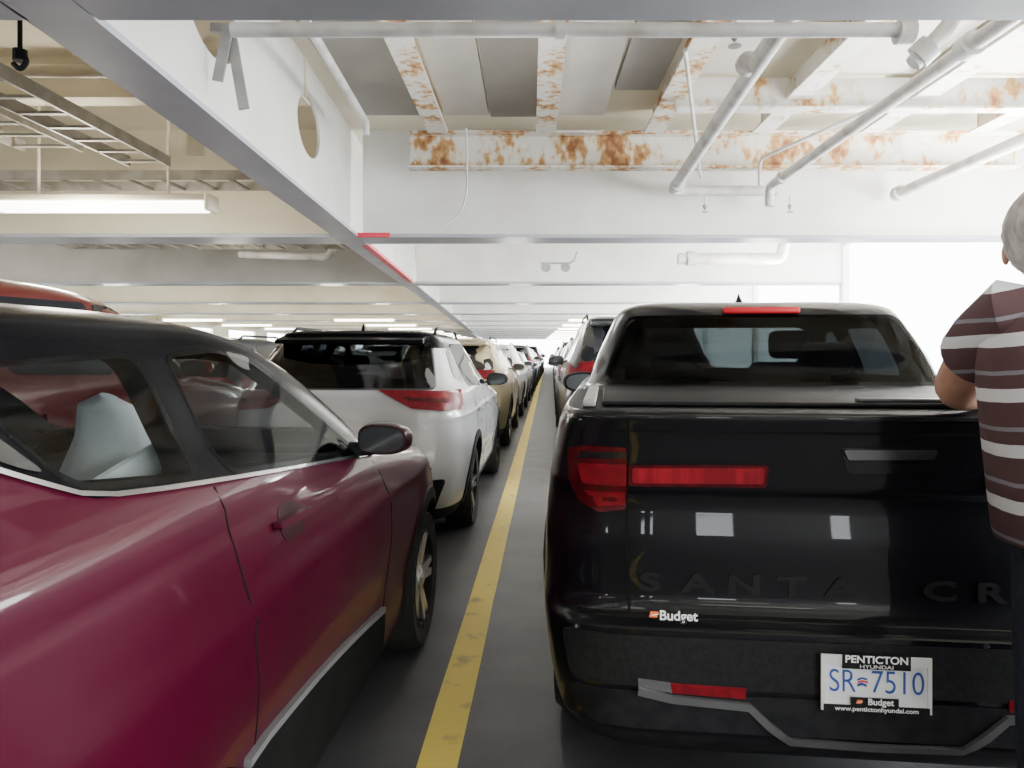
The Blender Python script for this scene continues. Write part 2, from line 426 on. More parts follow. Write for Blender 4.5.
# ================================================================ SETTING
YK=[2.67+5.23*k for k in range(-3,14)];YK[3]=2.37
ZB=2.73;ZC=3.95;XR=5.7;XL=-15.;YB=-13.;YF=71.
box('floor',(XL,YB,-.1),(XR,YF,0),FLOORM,kind='structure')
box('ceiling',(XL,YB,ZC),(XR,YF,ZC+.08),CREAM,kind='structure')
def wall_open(name,x0,x1,zlo,zhi,per,pw,m,ys=YB):
    L=[((x0,YB,0),(x1,YF,zlo)),((x0,YB,zhi),(x1,YF,ZC))]
    y=ys
    while y<YF:
        L.append(((x0,y,zlo),(x1,y+pw,zhi)));y+=per
    return multibox(name,L,m,kind='structure')
wall_open('wall_right',XR,XR+.12,1.05,3.45,5.23,.16,WHITE,ys=-7.8)
wall_open('wall_left',XL-.12,XL,1.2,2.6,5.23,1.8,CREAM)
ops=[(-11.,-10.5),(-6.6,-6.3),(-2.4,-2.0),(-1.4,-1.1),(.5,1.5),(3.6,4.0)]
LB=[((XL,YB-.1,0),(XR,YB,1.35)),((XL,YB-.1,2.15),(XR,YB,ZC))];px0=XL
for a_,b_ in ops: LB.append(((px0,YB-.1,1.35),(a_,YB,2.15)));px0=b_
LB.append(((px0,YB-.1,1.35),(XR,YB,2.15)))
multibox('wall_back',LB,mat('grey_bulkhead',(.16,.16,.16),(.2,.2,.2),rough=.7),kind='structure')  # dark grey over the whole bulkhead
multibox('wall_front',[((XL,YF,0),(-6,YF+.1,ZC)),((4,YF,0),(XR,YF+.1,ZC)),((-6,YF,3.2),(4,YF+.1,ZC))],CREAM,kind='structure')
def gx(Y): return -1.62-.045*Y
gA=Vector((gx(-12),-12,ZB));gB=Vector((gx(70),70,ZB))
g=extr('ceiling_girder',[rect(-.13,0,.13,.03)],gA,gB,FLG,lab='long white ceiling girder with shade-coloured flange and oval cutouts',cat='ceiling girder')
web=extr('girder_web',[rect(-.012,.03,.012,ZC-ZB)],gA,gB,WHITE)
cs=[]
for k in range(14):
    Y=4.08+2.07*(k-1)
    if k>2 and k%3: continue
    if k==3: continue
    V,Fc=lathe([(1,-.3),(1,.3)],32);V=[(v[0]+gx(Y),v[1]*.37+Y,v[2]*.25+3.42) for v in V];Fc+=[tuple(range(32))[::-1],tuple(range(32,64))]
    cs.append(mk('cutter',V,Fc,WHITE))
bpy.context.view_layer.update()
for c in cs:
    md=web.modifiers.new('b','BOOLEAN');md.operation='DIFFERENCE';md.solver='EXACT';md.object=c
bake(web)
for c in cs: bpy.data.objects.remove(c)
web.parent=g;web.location=web.location-g.location
pm1=extr('red_strip',[rect(.05,-.004,.135,.034)],(gx(8.3),8.3,ZB),(gx(12.6),12.6,ZB),REDP,g);pm1.location-=g.location  # thin red strip along the flange edge
for i,Y in enumerate(YK):
    for nm,x0,x1 in (('l',XL,gx(Y)-.13),('r',gx(Y)+.13,XR)):
        o=multibox('ceiling_beam',[((x0,Y+.04,ZB+.03),(x1,Y+.065,ZC))],WHITE if nm=='r' else (GREYW if i==5 else CREAM),lab='deep white steel deck beam crossing the ceiling' if nm=='r' else ('shade-coloured cream steel deck beam crossing the ceiling' if i==5 else 'cream steel deck beam crossing the ceiling'),cat='ceiling beam',group='transverse deck beams')
        if nm=='r' and i>3:
            f=mk('beam_flange',[(x0,Y-.20,ZB),(x1,Y-.08,ZB),(x1,Y+.18,ZB),(x0,Y+.30,ZB),(x0,Y-.20,ZB+.035),(x1,Y-.08,ZB+.035),(x1,Y+.18,ZB+.035),(x0,Y+.30,ZB+.035)],[(0,3,2,1),(4,5,6,7),(0,1,5,4),(1,2,6,5),(2,3,7,6),(3,0,4,7)],FLG,o)
        else: f=multibox('beam_flange',[((x0,Y-.20,ZB),(x1,Y+.30,ZB+.035))],FLG,o,center=False)
        f.location=-o.location
        if i==4 and nm=='r':
            q=box('red_strip',(x0,7.66,ZB-.004),(x0+.35,7.71,ZB+.04),REDP,o,center=False);q.location=-o.location
    if i!=3:
        for dy in (1.75,3.5):
            for x0,x1,mt in ((XL,gx(Y)-.13,CREAM),(gx(Y)+.13,XR,WHITE)):
                multibox('ceiling_stiffener',[((x0,Y+dy,3.6),(x1,Y+dy+.02,ZC)),((x0,Y+dy-.09,3.58),(x1,Y+dy+.11,3.6))],mt,lab='shallow painted stiffener under the deck plating',cat='ceiling stiffener',group='shallow cross stiffeners')
    else:
        for dy in (2.0,3.6):
            multibox('ceiling_stiffener',[((XL,Y+dy,3.6),(gx(Y)-.13,Y+dy+.02,ZC)),((XL,Y+dy-.09,3.58),(gx(Y)-.13,Y+dy+.11,3.6))],CREAM,lab='shallow painted stiffener under the deck plating',cat='ceiling stiffener',group='shallow cross stiffeners')
y0,y1=2.75,7.26
for i,X in enumerate([-.93,.16,1.25,2.34,3.43,4.52]):
    extr('ceiling_stiffener',[rect(-.012,.018,.012,.24),rect(-.10,0,.10,.018)],(X,y0,3.71),(X,y1,3.71),RUST if i in(0,1,2) else RUSTL,lab='rust-stained lengthwise stiffener with flaking white paint',cat='ceiling stiffener',group='rusty lengthwise stiffeners')
for i,(xa,xb,ya,yb,mt) in enumerate([(-1.7,-1.0,3.0,7.3,DPAN),(-.86,-.42,3.0,7.3,LPAN),(-.40,.08,3.0,7.35,DPAN),(.24,.75,3.0,7.3,LPAN),(.78,1.17,3.0,6.6,DPAN),(1.35,1.95,3.0,6.2,CEILP),(2.42,3.3,3.0,6.2,LPAN),(3.5,4.4,3.0,6.2,LPAN)]):
    box('ceiling_panel',(xa,ya,3.90),(xb,yb,3.948),mt,lab='weathered board panel between the rusty stiffeners',cat='ceiling panel',group='deck head panels')
multibox('rusted_channel',[((-1.24,7.42,3.39),(5.0,7.44,3.72)),((-1.24,7.28,3.37),(5.0,7.44,3.388)),((-1.24,7.28,3.722),(5.0,7.44,3.74))],RUST,lab='horizontal steel channel with heavy orange rust patches',cat='steel channel')
multibox('rusted_channel',[((1.27,6.3,3.62),(5.6,6.33,3.9)),((1.27,6.2,3.60),(5.6,6.33,3.618))],RUSTL,lab='short cross channel with light rust streaks',cat='steel channel')
def P(px,py,Y): return wp(px,py,Y)
tube('sprinkler_pipe',[P(232,30,3.6),P(902,30,3.6)],.036,PIPE,lab='horizontal painted pipe running across below the deck beams',cat='pipe',flanges=[(P(905,32,3.6),(1,0,0),.06,.08),(P(560,30,3.6),(1,0,0),.05,.05)])
d=(0,1,0)
a=Vector((1.33,3.2,3.26));b=Vector((1.50,7.6,3.2))
tube('sprinkler_pipe',[a,b,b+Vector((.9,0,0)),b+Vector((1.1,0,0))],.055,PIPE,rb=.12,lab='thick painted pipe with elbow running along the ceiling',cat='pipe',flanges=[(b-Vector((0,.3,0)),d,.075,.08),(a+Vector((0,1.2,0)),d,.07,.06)])
tube('sprinkler_pipe',[(2.44,3.0,3.94),(2.44,3.0,3.2),(2.46,7.4,3.2),(2.46,7.4,3.0)],.045,PIPE,lab='painted pipe running along the ceiling towards the beam',cat='pipe',flanges=[((2.44,4.0,3.2),d,.07,.10),((2.46,7.0,3.2),d,.065,.06)])
tube('sprinkler_pipe',[(2.1,3.95,3.08),(2.30,3.9,3.3),(2.28,3.85,3.9)],.045,PIPE,lab='short pipe elbow rising into the deck',cat='pipe',flanges=[((2.15,3.93,3.14),(1,-.5,1),.07,.09)])
tube('sprinkler_pipe',[(3.96,3.0,3.2),(3.95,7.8,3.2)],.055,PIPE,lab='painted pipe close to the open side',cat='pipe',flanges=[((3.95,7.7,3.2),d,.08,.1)])
tube('sprinkler_pipe',[(1.12,5.2,3.68),(1.72,7.3,3.33),(1.75,7.35,3.28)],.016,PIPE,lab='thin branch pipe slanting below the deck',cat='pipe')
tube('sprinkler_pipe',[(2.9,6.1,3.56),(2.2,6.9,3.35),(2.2,6.9,3.1)],.018,PIPE,lab='thin slanted branch pipe with drop',cat='pipe')
tube('drain_pipe',[P(305,20,4.3),P(366,122,6.6),P(366,135,6.6)],.03,PIPE,rb=.03,lab='white conduit beside the girder web',cat='pipe')
tube('drain_pipe',[(2.3,11.2,2.95),(3.9,11.2,2.95),(4.1,11.2,3.94)],.09,PIPE,lab='thick white drain pipe below the far beam',cat='pipe',flanges=[((2.5,11.2,2.95),(1,0,0),.12,.12)])
tube('hanging_cable',[P(466,128,7.2),P(467,150,7.2),P(467,195,7.2),P(460,215,7.2),P(445,225,7.2)],.010,PIPE,rb=.2,lab='white cable drooping down the beam face',cat='cable')
def sprink(p,top):
    p=Vector(p);e=empty('fire_sprinkler',p,lab='small hanging fire sprinkler on a drop stem',cat='sprinkler',group='fire sprinklers')
    v,f=tubegeo([(0,0,top-p.z),(0,0,0)],.012,8);mk('stem',v,f,PIPE,e)
    v,f=tubegeo([(0,0,0),(0,0,-.03),(0,0,-.05)],[.025,.02,.01],10);mk('frame',v,f,BRKT,e)
    v,f=tubegeo([(0,0,-.07),(0,0,-.075)],.035,14);mk('deflector',v,f,BRKT,e)
sprink(P(790,205,7.6),3.14);sprink(P(735,32,3.7),3.4);sprink(P(705,205,7.6),3.14)
e=empty('hanger_bracket',P(232,65,4.0),lab='grey steel V-shaped hanger bracket beside the girder',cat='bracket')
def bar(p,q,w,t,parent,name='bracket_bar',m=BRKT):
    p=Vector(p);q=Vector(q);dd=(q-p).normalized();s=Vector((0,1,0)).cross(dd).normalized()*w/2;f=Vector((0,t/2,0))
    V=[p-s-f,p+s-f,p+s+f,p-s+f,q-s-f,q+s-f,q+s+f,q-s+f]
    return mk(name,V,[(0,1,2,3),(4,7,6,5),(0,4,5,1),(1,5,6,2),(2,6,7,3),(3,7,4,0)],m,parent)
bar((-.02,0,.22),(-.08,0,-.09),.06,.012,e);bar((-.02,.02,.22),(.06,.02,-.24),.06,.012,e);bar((-.12,.01,.21),(.10,.01,.21),.05,.03,e)
e=empty('emergency_lamp',P(557,268,8.9),lab='small twin-head emergency lamp hung below the beam',cat='emergency lamp')
tube('mounting_bar',[(-.2,0,.06),(.2,0,.06),(.25,0,.2)],.012,BRKT,e,center=False)
for x in (-.14,.1):
    v,f=tubegeo([(x,-.08,0),(x,0,.01),(x,.04,.01)],[.06,.05,.02],14);mk('lamp_head',v,f,BRKT,e,smooth=True)
def tray(A,B,w,lab):
    A=Vector(A);B=Vector(B);d=(B-A);L=d.length;d.normalize();u=Vector((d.y,-d.x,0))
    V=[];Fc=[]
    def seg(p,q,a,h):
        s=(q-p).normalized();n=Vector((s.y,-s.x,0))*a/2;up=Vector((0,0,h));b=len(V)
        for c in (p-n,p+n,q+n,q-n): V.append(c)
        for c in (p-n,p+n,q+n,q-n): V.append(c+up)
        Fc.extend([tuple(b+i for i in f) for f in ((0,3,2,1),(4,5,6,7),(0,1,5,4),(1,2,6,5),(2,3,7,6),(3,0,4,7))])
    seg(A-u*w/2,B-u*w/2,.02,.09);seg(A+u*w/2,B+u*w/2,.02,.09)
    n=int(L/.3)
    for i in range(n): 
        c=A+d*(i+.5)*L/n;seg(c-u*w/2,c+u*w/2,.035,.02)
    return mk('cable_tray',V,Fc,GALV,None,center=True,lab=lab,cat='cable tray')
tray((-3.3,2.9,3.12),(-3.33,6.3,3.12),.35,'galvanised ladder cable tray below the deck')
tray((-4.1,2.9,3.25),(-4.17,6.3,3.25),.5,'wide galvanised ladder tray beside another')
tray((-2.35,7.0,3.12),(-6.5,7.0,3.12),.45,'galvanised ladder tray crossing in front of the beam')
tray((-2.2,9.8,3.0),(-4.2,9.8,3.0),.4,'short cable tray behind the deck beam')
tray((-2.3,10.6,3.05),(-7.0,10.6,3.05),.5,'long cable tray crossing behind the deck beam')
box('hanger_plate',(-2.72,5.7,3.05),(-2.58,5.72,3.94),CREAM,lab='flat cream hanger plate beside the girder',cat='hanger plate')
tube('drain_pipe',[(-4.6,11.4,3.05),(-3.2,11.4,3.0),(-3.0,11.4,3.3)],.06,PIPE,lab='pale pipe with elbow behind the beam',cat='pipe')
tube('drain_pipe',[(-7,5.0,3.48),(-2.3,5.1,3.48)],.045,CREAM,lab='cream pipe crossing the bay',cat='pipe')
e=empty('lashing_hook',P(20,50,3.2),lab='dark steel lashing hook hanging from the deck',cat='hook')
tube('hook_stem',[(0,0,.9),(0,0,0)],.010,BLK,e,center=False)
tube('hook_curve',[(0,0,.0),(.035,0,-.05),(0,0,-.09),(-.03,0,-.06)],.012,BLK,e,rb=.03,center=False)
v,f=tubegeo([(0,0,.0),(0,0,-.05)],.03,10);mk('hook_block',v,f,BLK,e)
def fixture(x,y,z,l=1.3):
    e=empty('fluorescent_lamp',(x,y,z),lab='long lit fluorescent lamp fitting under the deck beams',cat='ceiling lamp',group='fluorescent lamp fittings')
    box('housing',(-l/2,-.11,.03),(l/2,.11,.09),CREAM,e,bevel=.015,center=False)
    box('diffuser',(-l/2+.02,-.09,-.055),(l/2-.02,.09,.03),LENS,e,bevel=.035,seg=3,center=False)
    for s in (-1,1):
        box('end_cap',(s*(l/2)-.025,-.115,-.06),(s*(l/2)+.025,.115,.095),CREAM,e,bevel=.02,center=False)
        v,f=tubegeo([(s*l*.30,0,.08),(s*l*.30,0,ZC-z)],.014,8);mk('suspension_rod',v,f,CREAM,e)
fixture(-3.85,6.5,2.82,1.95)
for k in range(4,12):
    y=6.5+5.23*k
    for x in (-6.3,-12.8,2.6): fixture(x,y,2.72,2.3)
for k in range(-3,0):
    for x in (-4.5,1.2): fixture(x,6.5+5.23*k,2.9)
Vv=[];N=120
def ly(Y): return -.40+.0245*Y
for i in range(N+1):
    Y=-3+73*(i/N)
    for dx in (-.075,.075): Vv.append((ly(Y)+dx+random.uniform(-.003,.003),Y,.003))
mk('trim_1',Vv,[(2*i,2*i+1,2*i+3,2*i+2) for i in range(N)],YEL,lab='worn yellow painted lane line on the dark deck',kind='structure')
# ================================================================ VEHICLES
def gauss(a,b,w): return math.exp(-((a-b)/w)**2)
def yawof(s): return -math.atan(s)
def sstep(a,b,x):
    t=max(0,min(1,(x-a)/(b-a)));return t*t*(3-2*t)
T1=[(.20,.15,4.20,.80,8,5),(.30,.05,4.33,.855,8,5),(.45,0,4.38,.88,8,5),(.62,0,4.38,.890,8,5),(.78,.02,4.35,.897,8,5),(.90,.05,4.25,.890,8,5),
(.98,.07,4.02,.875,8,5),(1.03,.09,3.68,.860,8,5),(1.07,.10,3.35,.842,8,5),(1.11,.11,3.12,.815,8,5),(1.22,.14,2.92,.765,8,5),(1.36,.22,2.62,.715,8,5),(1.48,.34,2.30,.665,8,5),(1.545,.5,2.05,.62,8,5),(1.585,.75,1.8,.53,7,5),(1.605,1.0,1.6,.38,6,4),(1.612,1.15,1.45,.2,5,4)]
def mod1(y,z):
    return .022*gauss(y,3.46,.45)*gauss(z,.66,.2)+.03*gauss(y,.85,.45)*gauss(z,.72,.22)-.022*gauss(y,2.2,.8)*gauss(z,.52,.14)+.010*gauss(z,.91,.035)*sstep(.4,.9,y)*(1-sstep(3.4,4.0,y))+.045*(1-sstep(1.0,2.6,y))*gauss(z,1.17,.085)
RP=paint('dark_red_pearl_paint',(.050,.0010,.012),metal=0,rough=.38,coat=.28,crough=.05,spec=.10)
B1=Body(T1,mod1)
c=Car('car','dark red crossover car with black roof and side windows',"car",B1,(-1.57,.28,0),yawof(.044),RP,(.84,3.46),.345,.885)
fw=[(2.56,1.118),(1.47,1.22),(1.42,1.485),(1.66,1.50),(1.86,1.475)]
rw=[(1.34,1.232),(.98,1.275),(.80,1.47),(1.30,1.49)]
qw=[(.93,1.300),(.86,1.325),(.74,1.40),(.80,1.425)]
rearw=[(-.55,1.15),(.55,1.15),(.48,1.45),(-.48,1.45)]
frw=[(-.66,1.16),(.66,1.16),(.55,1.50),(-.55,1.50)]
RB=mat('black_roof_paint',(.004,.004,.005),rough=.22,coat=0,spec=.02)
l1=lambda y:1.088+.095*(2.66-y)
l2=lambda y:1.246+.458*(1.0-y)
def cm(p,n):
    if p.z>max(l1(p.y),l2(p.y)) and (p.y<2.74 or p.z>1.16): return 1
    if p.z<.30: return 2
    return 0
c.shell([fw,rw],rearw,frw,matfn=cm,mats=(RB,BLK),planes=[((0,2.66,1.088),(0,.095,1)),((0,1.0,1.246),(0,.458,1)),((0,2.74,1),(0,1,0)),((0,0,1.16),(0,0,1)),((0,0,.30),(0,0,1))])
def grow(poly,g):
    cx=sum(p[0] for p in poly)/len(poly);cy=sum(p[1] for p in poly)/len(poly)
    return [(p[0]+math.copysign(g,p[0]-cx),p[1]+math.copysign(g,p[1]-cy)) for p in poly]
c.patch('side',grow(fw,.012),'side_window',GL_S,r=.05);c.patch('side',grow(rw,.012),'side_window',GL_S,r=.05)
c.patch('side',qw,'quarter_window',GLO,r=.03)
c.patch('rear',rearw,'rear_window',GL_T,r=.06);c.patch('front',grow(frw,.012),'windshield',GL_C,r=.06)
c.strip('side',[(2.66,1.090)]+[(y,l1(y)+.002) for y in (2.3,1.9,1.5,1.2)]+[(1.05,l1(1.05)+.004),(.97,1.262),(.88,1.302),(.7,1.385),(.6,1.43)],.009,'window_trim',CHRT,off=.008,step=.06)
c.strip('side',[(2.62,.34),(2.66,.6),(2.66,.85),(2.60,1.07)],.006,'door_seam',WELL,off=.0015,th=.003,step=.05)
c.strip('side',[(1.36,1.20),(1.36,.9),(1.38,.6),(1.42,.34)],.006,'door_seam',WELL,off=.0015,th=.003,step=.05)
SG=mat('satin_grey_trim',(.17,.17,.18),rough=.5,metal=.2)
sill=[c.syz(a,b,.885) for a,b in ((386,612),(352,646),(320,678),(290,710),(262,740),(240,768))]
c.patch('side',[(sill[0][0]+.02,.20)]+[(sill[0][0]+.02,sill[0][1])]+sill[1:]+[(sill[-1][0]-.1,sill[-1][1]+.06),(sill[-1][0]-.12,.22)],'sill_trim',WELL,off=.010,th=.03)
c.strip('side',[(a,b+.010) for a,b in sill],.020,'sill_strip',SG,off=.018,th=.02)
c.archtrim(w=.055)
y,z=c.syz(308,520,.9)
DR=mat('recess_shade_red',(.016,.0006,.004),rough=.5,spec=.2)  # recess shade as a darker body red on a flat patch
c.patch('side',[(y-.07,z-.045),(y-.095,z+.0),(y-.06,z+.048),(y+.06,z+.044),(y+.085,z+.0),(y+.06,z-.042)],'handle_recess',DR,off=.002,th=.004,r=.04,step=.04)
c.patch('side',[(y-.13,z+.003),(y-.125,z+.022),(y+.105,z+.016),(y+.11,z-.002)],'door_handle',RP,off=.026,th=.022,r=.010,step=.03)
MIRM=paint('mirror_shell_paint',(.025,.002,.006),metal=.2,rough=.35,coat=.3)
c.mirror(2.47,1.175,.80,MIRM,.9,out=.12)
c.patch('side',[(4.10,.78),(3.75,.86),(3.70,.93),(4.0,.92),(4.2,.86)],'headlight',HEADL,r=.03)
c.patch('front',[(-.7,.35),(.7,.35),(.6,.6),(-.6,.6)],'grille',BLK,r=.05)
c.patch('rear',[(-.86,.9),(-.5,.92),(-.45,.98),(-.84,1.05)],'tail_light',REDL,r=.03);c.patch('rear',[(.86,.9),(.5,.92),(.45,.98),(.84,1.05)],'tail_light',REDL,r=.03)
c.wheels(0,SILV)
seats(c,(1.80,),1.12);seats(c,(1.0,),1.10,xs=(-.4,.4),w=.33);steer(c,2.5,1.02)
box('dashboard',(-.68,2.62,.85),(.68,2.95,1.06),BLK,c.root,bevel=.06,seg=3)
box('door_card',(-.775,1.45,.84),(-.745,2.6,1.085),BEIG,c.root,bevel=.01);box('door_card',(-.775,.75,.84),(-.745,1.38,1.12),BEIG,c.root,bevel=.01)
q=c.I@Vector((-1.02,1.75,1.33))
v,f=tubegeo([(q.x,q.y,q.z-.24),(q.x+.01,q.y,q.z-.12),(q.x,q.y+.01,q.z-.02),(q.x-.01,q.y,q.z+.04),(q.x,q.y,q.z+.06)],[.13,.115,.08,.06,.025],18);mk('draped_garment',v,f,SEATL,c.root,smooth=True)
qs=[c.I@wp(*p) for p in ((92,484,1.52),(184,428,1.72),(206,470,1.72),(160,492,1.60))]
off=Vector((-.01,0,.004))
mk('white_card_sheet',[*qs,*[p+off for p in qs]],[(0,1,2,3),(7,6,5,4),(0,4,5,1),(1,5,6,2),(2,6,7,3),(3,7,4,0)],PAPER,c.root)
T2=[(.22,.15,4.45,.82,8,5),(.32,.05,4.55,.88,8,5),(.45,0,4.60,.90,9,5),(.62,0,4.60,.92,9,5),(.80,.05,4.57,.925,9,5),(.95,.08,4.48,.915,9,5),(1.03,.09,4.22,.905,9,5),(1.08,.10,3.85,.895,9,5),(1.12,.11,3.52,.885,9,5),(1.18,.13,3.32,.86,9,5),(1.24,.17,3.20,.815,9,5),(1.35,.24,3.0,.76,9,5),(1.5,.36,2.68,.70,9,5),(1.6,.45,2.4,.66,8,5),(1.645,.42,2.15,.61,8,5),(1.672,.55,1.85,.52,7,5),(1.685,.9,1.5,.35,6,4)]
def mod2(y,z): return .02*gauss(y,.98,.42)*gauss(z,.7,.22)+.02*gauss(y,3.68,.42)*gauss(z,.7,.22)-.02*gauss(z,.5,.08)*gauss(y,2.3,.8)+.014*gauss(z,1.0,.022)
SW=[[(2.90,1.17),(2.02,1.185),(2.02,1.57),(2.22,1.57),(2.40,1.54)],[(1.93,1.185),(1.10,1.21),(1.06,1.56),(1.93,1.575)]]
SQ=[(1.0,1.23),(.60,1.29),(.72,1.50),(.96,1.55)]
SR=[(-.70,1.225),(.70,1.225),(.61,1.575),(-.61,1.575)]
SF=[(-.68,1.19),(.68,1.19),(.58,1.58),(-.58,1.58)]
def suv(label,loc,yaw,pm,near=False,roof=None,sc=None,group=None,rimm=None,clad=True,name='car',rails=True):
    T=T2
    if sc:
        T=[(z*sc[1] ,R*sc[0],Fr*sc[0],W,a,b) for z,R,Fr,W,a,b in T2]
    sy,sz=sc or (1,1)
    sp=lambda poly:[(a*sy,b*sz) for a,b in poly];sr=lambda poly:[(a,b*sz) for a,b in poly]
    c=Car(name,label,'car',Body(T,mod2),loc,yaw,pm,(.98*sy,3.67*sy),.355*(sz if sz<1.1 else 1.08),.915,near=near,group=group)
    sw=[sp(p) for p in SW]
    c.shell(sw,sr(SR),sr(SF),hollow=near,matfn=lambda p,n:1 if (roof and p.z>1.53*sz) else (2 if p.z<.33*sz and clad else 0),mats=(roof or pm,BLK),planes=[((0,0,1.53*sz),(0,0,1)),((0,0,.33*sz),(0,0,1))])
    g1,g2=(GL_C,GL_D) if near else (GLO,GLO)
    st=.08 if near else .2
    c.patch('side',grow(sw[0],.01),'side_window',g2 if not near else GL_T,r=.05,step=st);c.patch('side',grow(sw[1],.01),'side_window',g2,r=.05,step=st);c.patch('side',sp(SQ),'quarter_window',GLO,r=.03,step=st)
    c.patch('rear',grow(sr(SR),.012),'rear_window',GL_E if near else g2,r=.06,step=st);c.patch('front',grow(sr(SF),.012),'windshield',g1,r=.06,step=st)
    for g in (1,-1):
        c.patch('rear',[(g*.875,1.05*sz),(g*.855,1.205*sz),(g*.27,1.218*sz),(g*.44,1.13*sz),(g*.54,1.08*sz),(g*.76,1.065*sz)],'tail_light',REDL,r=.008,off=.018,th=.03,step=.06 if near else .2)
        if near: c.patch('rear',[(g*.80,1.12),(g*.80,1.15),(g*.48,1.165),(g*.52,1.14)],'tail_light_element',REDD,off=.022,th=.008,step=.06)
    c.patch('side',[(.14*sy,1.06*sz),(.17*sy,1.205*sz),(.48*sy,1.17*sz),(.40*sy,1.08*sz)],'tail_light',REDL,r=.008,off=.012,th=.02,step=.05 if near else .2)
    c.patch('rear',[(-.7,.30*sz),(.7,.30*sz),(.80,.56*sz),(-.80,.56*sz)],'rear_bumper_trim',BLK,r=.04,off=.01,th=.03,step=.1 if near else .3)
    c.patch('rear',[(-.16,.74*sz),(.16,.74*sz),(.16,.89*sz),(-.16,.89*sz)],'licence_plate',HEADL,off=.008,step=.1)
    c.patch('side',[(4.45*sy,.86*sz),(4.1*sy,.90*sz),(4.1*sy,.98*sz),(4.4*sy,.95*sz)],'headlight',HEADL,r=.02,step=.1)
    c.patch('front',[(-.6,.5*sz),(.6,.5*sz),(.6,.85*sz),(-.6,.85*sz)],'grille',BLK,r=.05,step=.2)
    if clad: c.archtrim(w=.06)
    if near or clad: c.patch('side',[(3.15*sy,.22*sz),(3.15*sy,.36*sz),(1.45*sy,.36*sz),(1.45*sy,.22*sz)],'sill_trim',BLK,off=.012,th=.03,r=.02,step=.3)
    for y in (3.02,1.98,1.12):
        c.strip('side',[(y*sy,1.13*sz),(y*sy,.8*sz),((y+.02)*sy,.4*sz)],.008,'door_seam',BLK,off=.0015,th=.003,step=.08 if near else .3)
    for y in (2.12,1.22):
        c.patch('side',[(y*sy,.98*sz),((y+.2)*sy,.975*sz),((y+.2)*sy,1.0*sz),(y*sy,1.01*sz)],'door_handle',pm,off=.03,th=.022,r=.01,step=.06)
    c.mirror(2.83*sy,1.20*sz,.80,BLK if roof else pm,1.05,out=.17)
    zt=1.60*sz
    V=[];Fc=[]
    for i in range(13):
        x=-.58+1.16*i/12;q=1-(abs(x)/.6)**4*.12
        yb=(.22+.10*(abs(x)/.6)**3)*sy
        V+=[(x,yb,zt-.005),(x,.62*sy,zt+.06*q),(x,.62*sy,zt),(x,yb+.01,zt-.035)]
    for i in range(12):
        for j in range(4): Fc.append((i*4+j,i*4+(j+1)%4,i*4+4+(j+1)%4,i*4+4+j))
    Fc+=[(0,1,2,3),(48,51,50,49)]
    mk('roof_spoiler',V,Fc,roof or pm,c.root,smooth=True)
    if rails:
        for g in (1,-1): tube('roof_rail',[(g*.60,.75*sy,1.645*sz),(g*.60,.85*sy,1.70*sz),(g*.60,2.0*sy,1.70*sz),(g*.60,2.15*sy,1.62*sz)],.014,BLK,c.root,center=False)
    mk('antenna_fin',[(-.02,.75,1.67*sz),(.02,.75,1.67*sz),(0,.95,1.67*sz),(0,.76,1.745*sz)],[(0,1,2),(0,3,1),(1,3,2),(2,3,0)],roof or pm,c.root)
    c.wheels(1 if not near else 0,rimm or (DALLOY if near else SILV))
    if near:
        seats(c,(1.95,),1.28,z0=.83);seats(c,(1.1,),1.22,xs=(-.4,.4),w=.33,z0=.83);box('dashboard',(-.7,2.9,.85),(.7,3.2,1.1),BLK,c.root,bevel=.06)
    return c
def laneL(Y): return -1.43+.032*(Y-5.3)
def laneR(Y): return 1.30+.030*(Y-8)
yw=yawof(.03)
WP=paint('pearl_white_paint',(.54,.55,.57),metal=.05,rough=.25)
suv('white suv with black roof, dark rear glass and black arches',(-1.42,5.28,0),yw,WP,near=True,roof=RB)
SC=lambda n,c:paint(n,c)
cols={'gold':((.42,.36,.24),'pale gold'),'white':((.62,.62,.62),'white'),'silver':((.38,.39,.41),'silver'),'grey':((.06,.062,.068),'dark grey'),'slate':((.055,.058,.065),'slate grey'),'black':((.012,.012,.014),'black'),'blue':((.02,.04,.11),'dark blue'),'red':((.11,.004,.006),'deep red')}
PM={k:SC(k+'_car_paint',v[0]) for k,v in cols.items()}
ys=10.65
for k,(cn,scl) in enumerate([('gold',(1,1.02)),('white',(1.0,1.0)),('silver',(1,.9)),('grey',(1.02,1.05)),('white',(1,1)),('red',(1,.92)),('black',(1.05,1.1)),('silver',(1,1)),('white',(1,1))]):
    suv(f'{cols[cn][1]} car parked in the ferry lane queue',(laneL(ys),ys,0),yw,PM[cn],sc=scl,group='queued cars beyond the white suv');ys+=5.2*scl[0]
ys=8.0
for k,(cn,scl) in enumerate([('slate',(1.05,1.15)),('black',(1.,1.05)),('red',(1,1.02)),('grey',(1.02,1.1)),('blue',(1,.98)),('silver',(1,1)),('red',(1,1)),('black',(1.05,1.1)),('grey',(1,1)),('grey',(1,1))]):
    suv(f'{cols[cn][1]} car parked in the ferry lane queue',(laneR(ys)-(.02 if k==0 else .06),ys,0),yw,PM[cn],sc=scl,group='queued cars beyond the black pickup');ys+=4.95*scl[0]
suv('tall deep red suv parked beyond the dark red crossover',(-3.62,2.75,0),yw,PM['red'],sc=(1.0,1.15),clad=False,rails=False)
ys=8.1
for cn,scl in (('grey',(1,1.0)),('silver',(1,.92)),('white',(1,1.05)),('blue',(1,1)),('white',(1,1)),('grey',(1,.95))):
    suv(f'{cols[cn][1]} car parked in the outer ferry lane',(laneL(ys)-2.85,ys,0),yw,PM[cn],sc=scl,group='queued cars in the outer lane');ys+=5.3
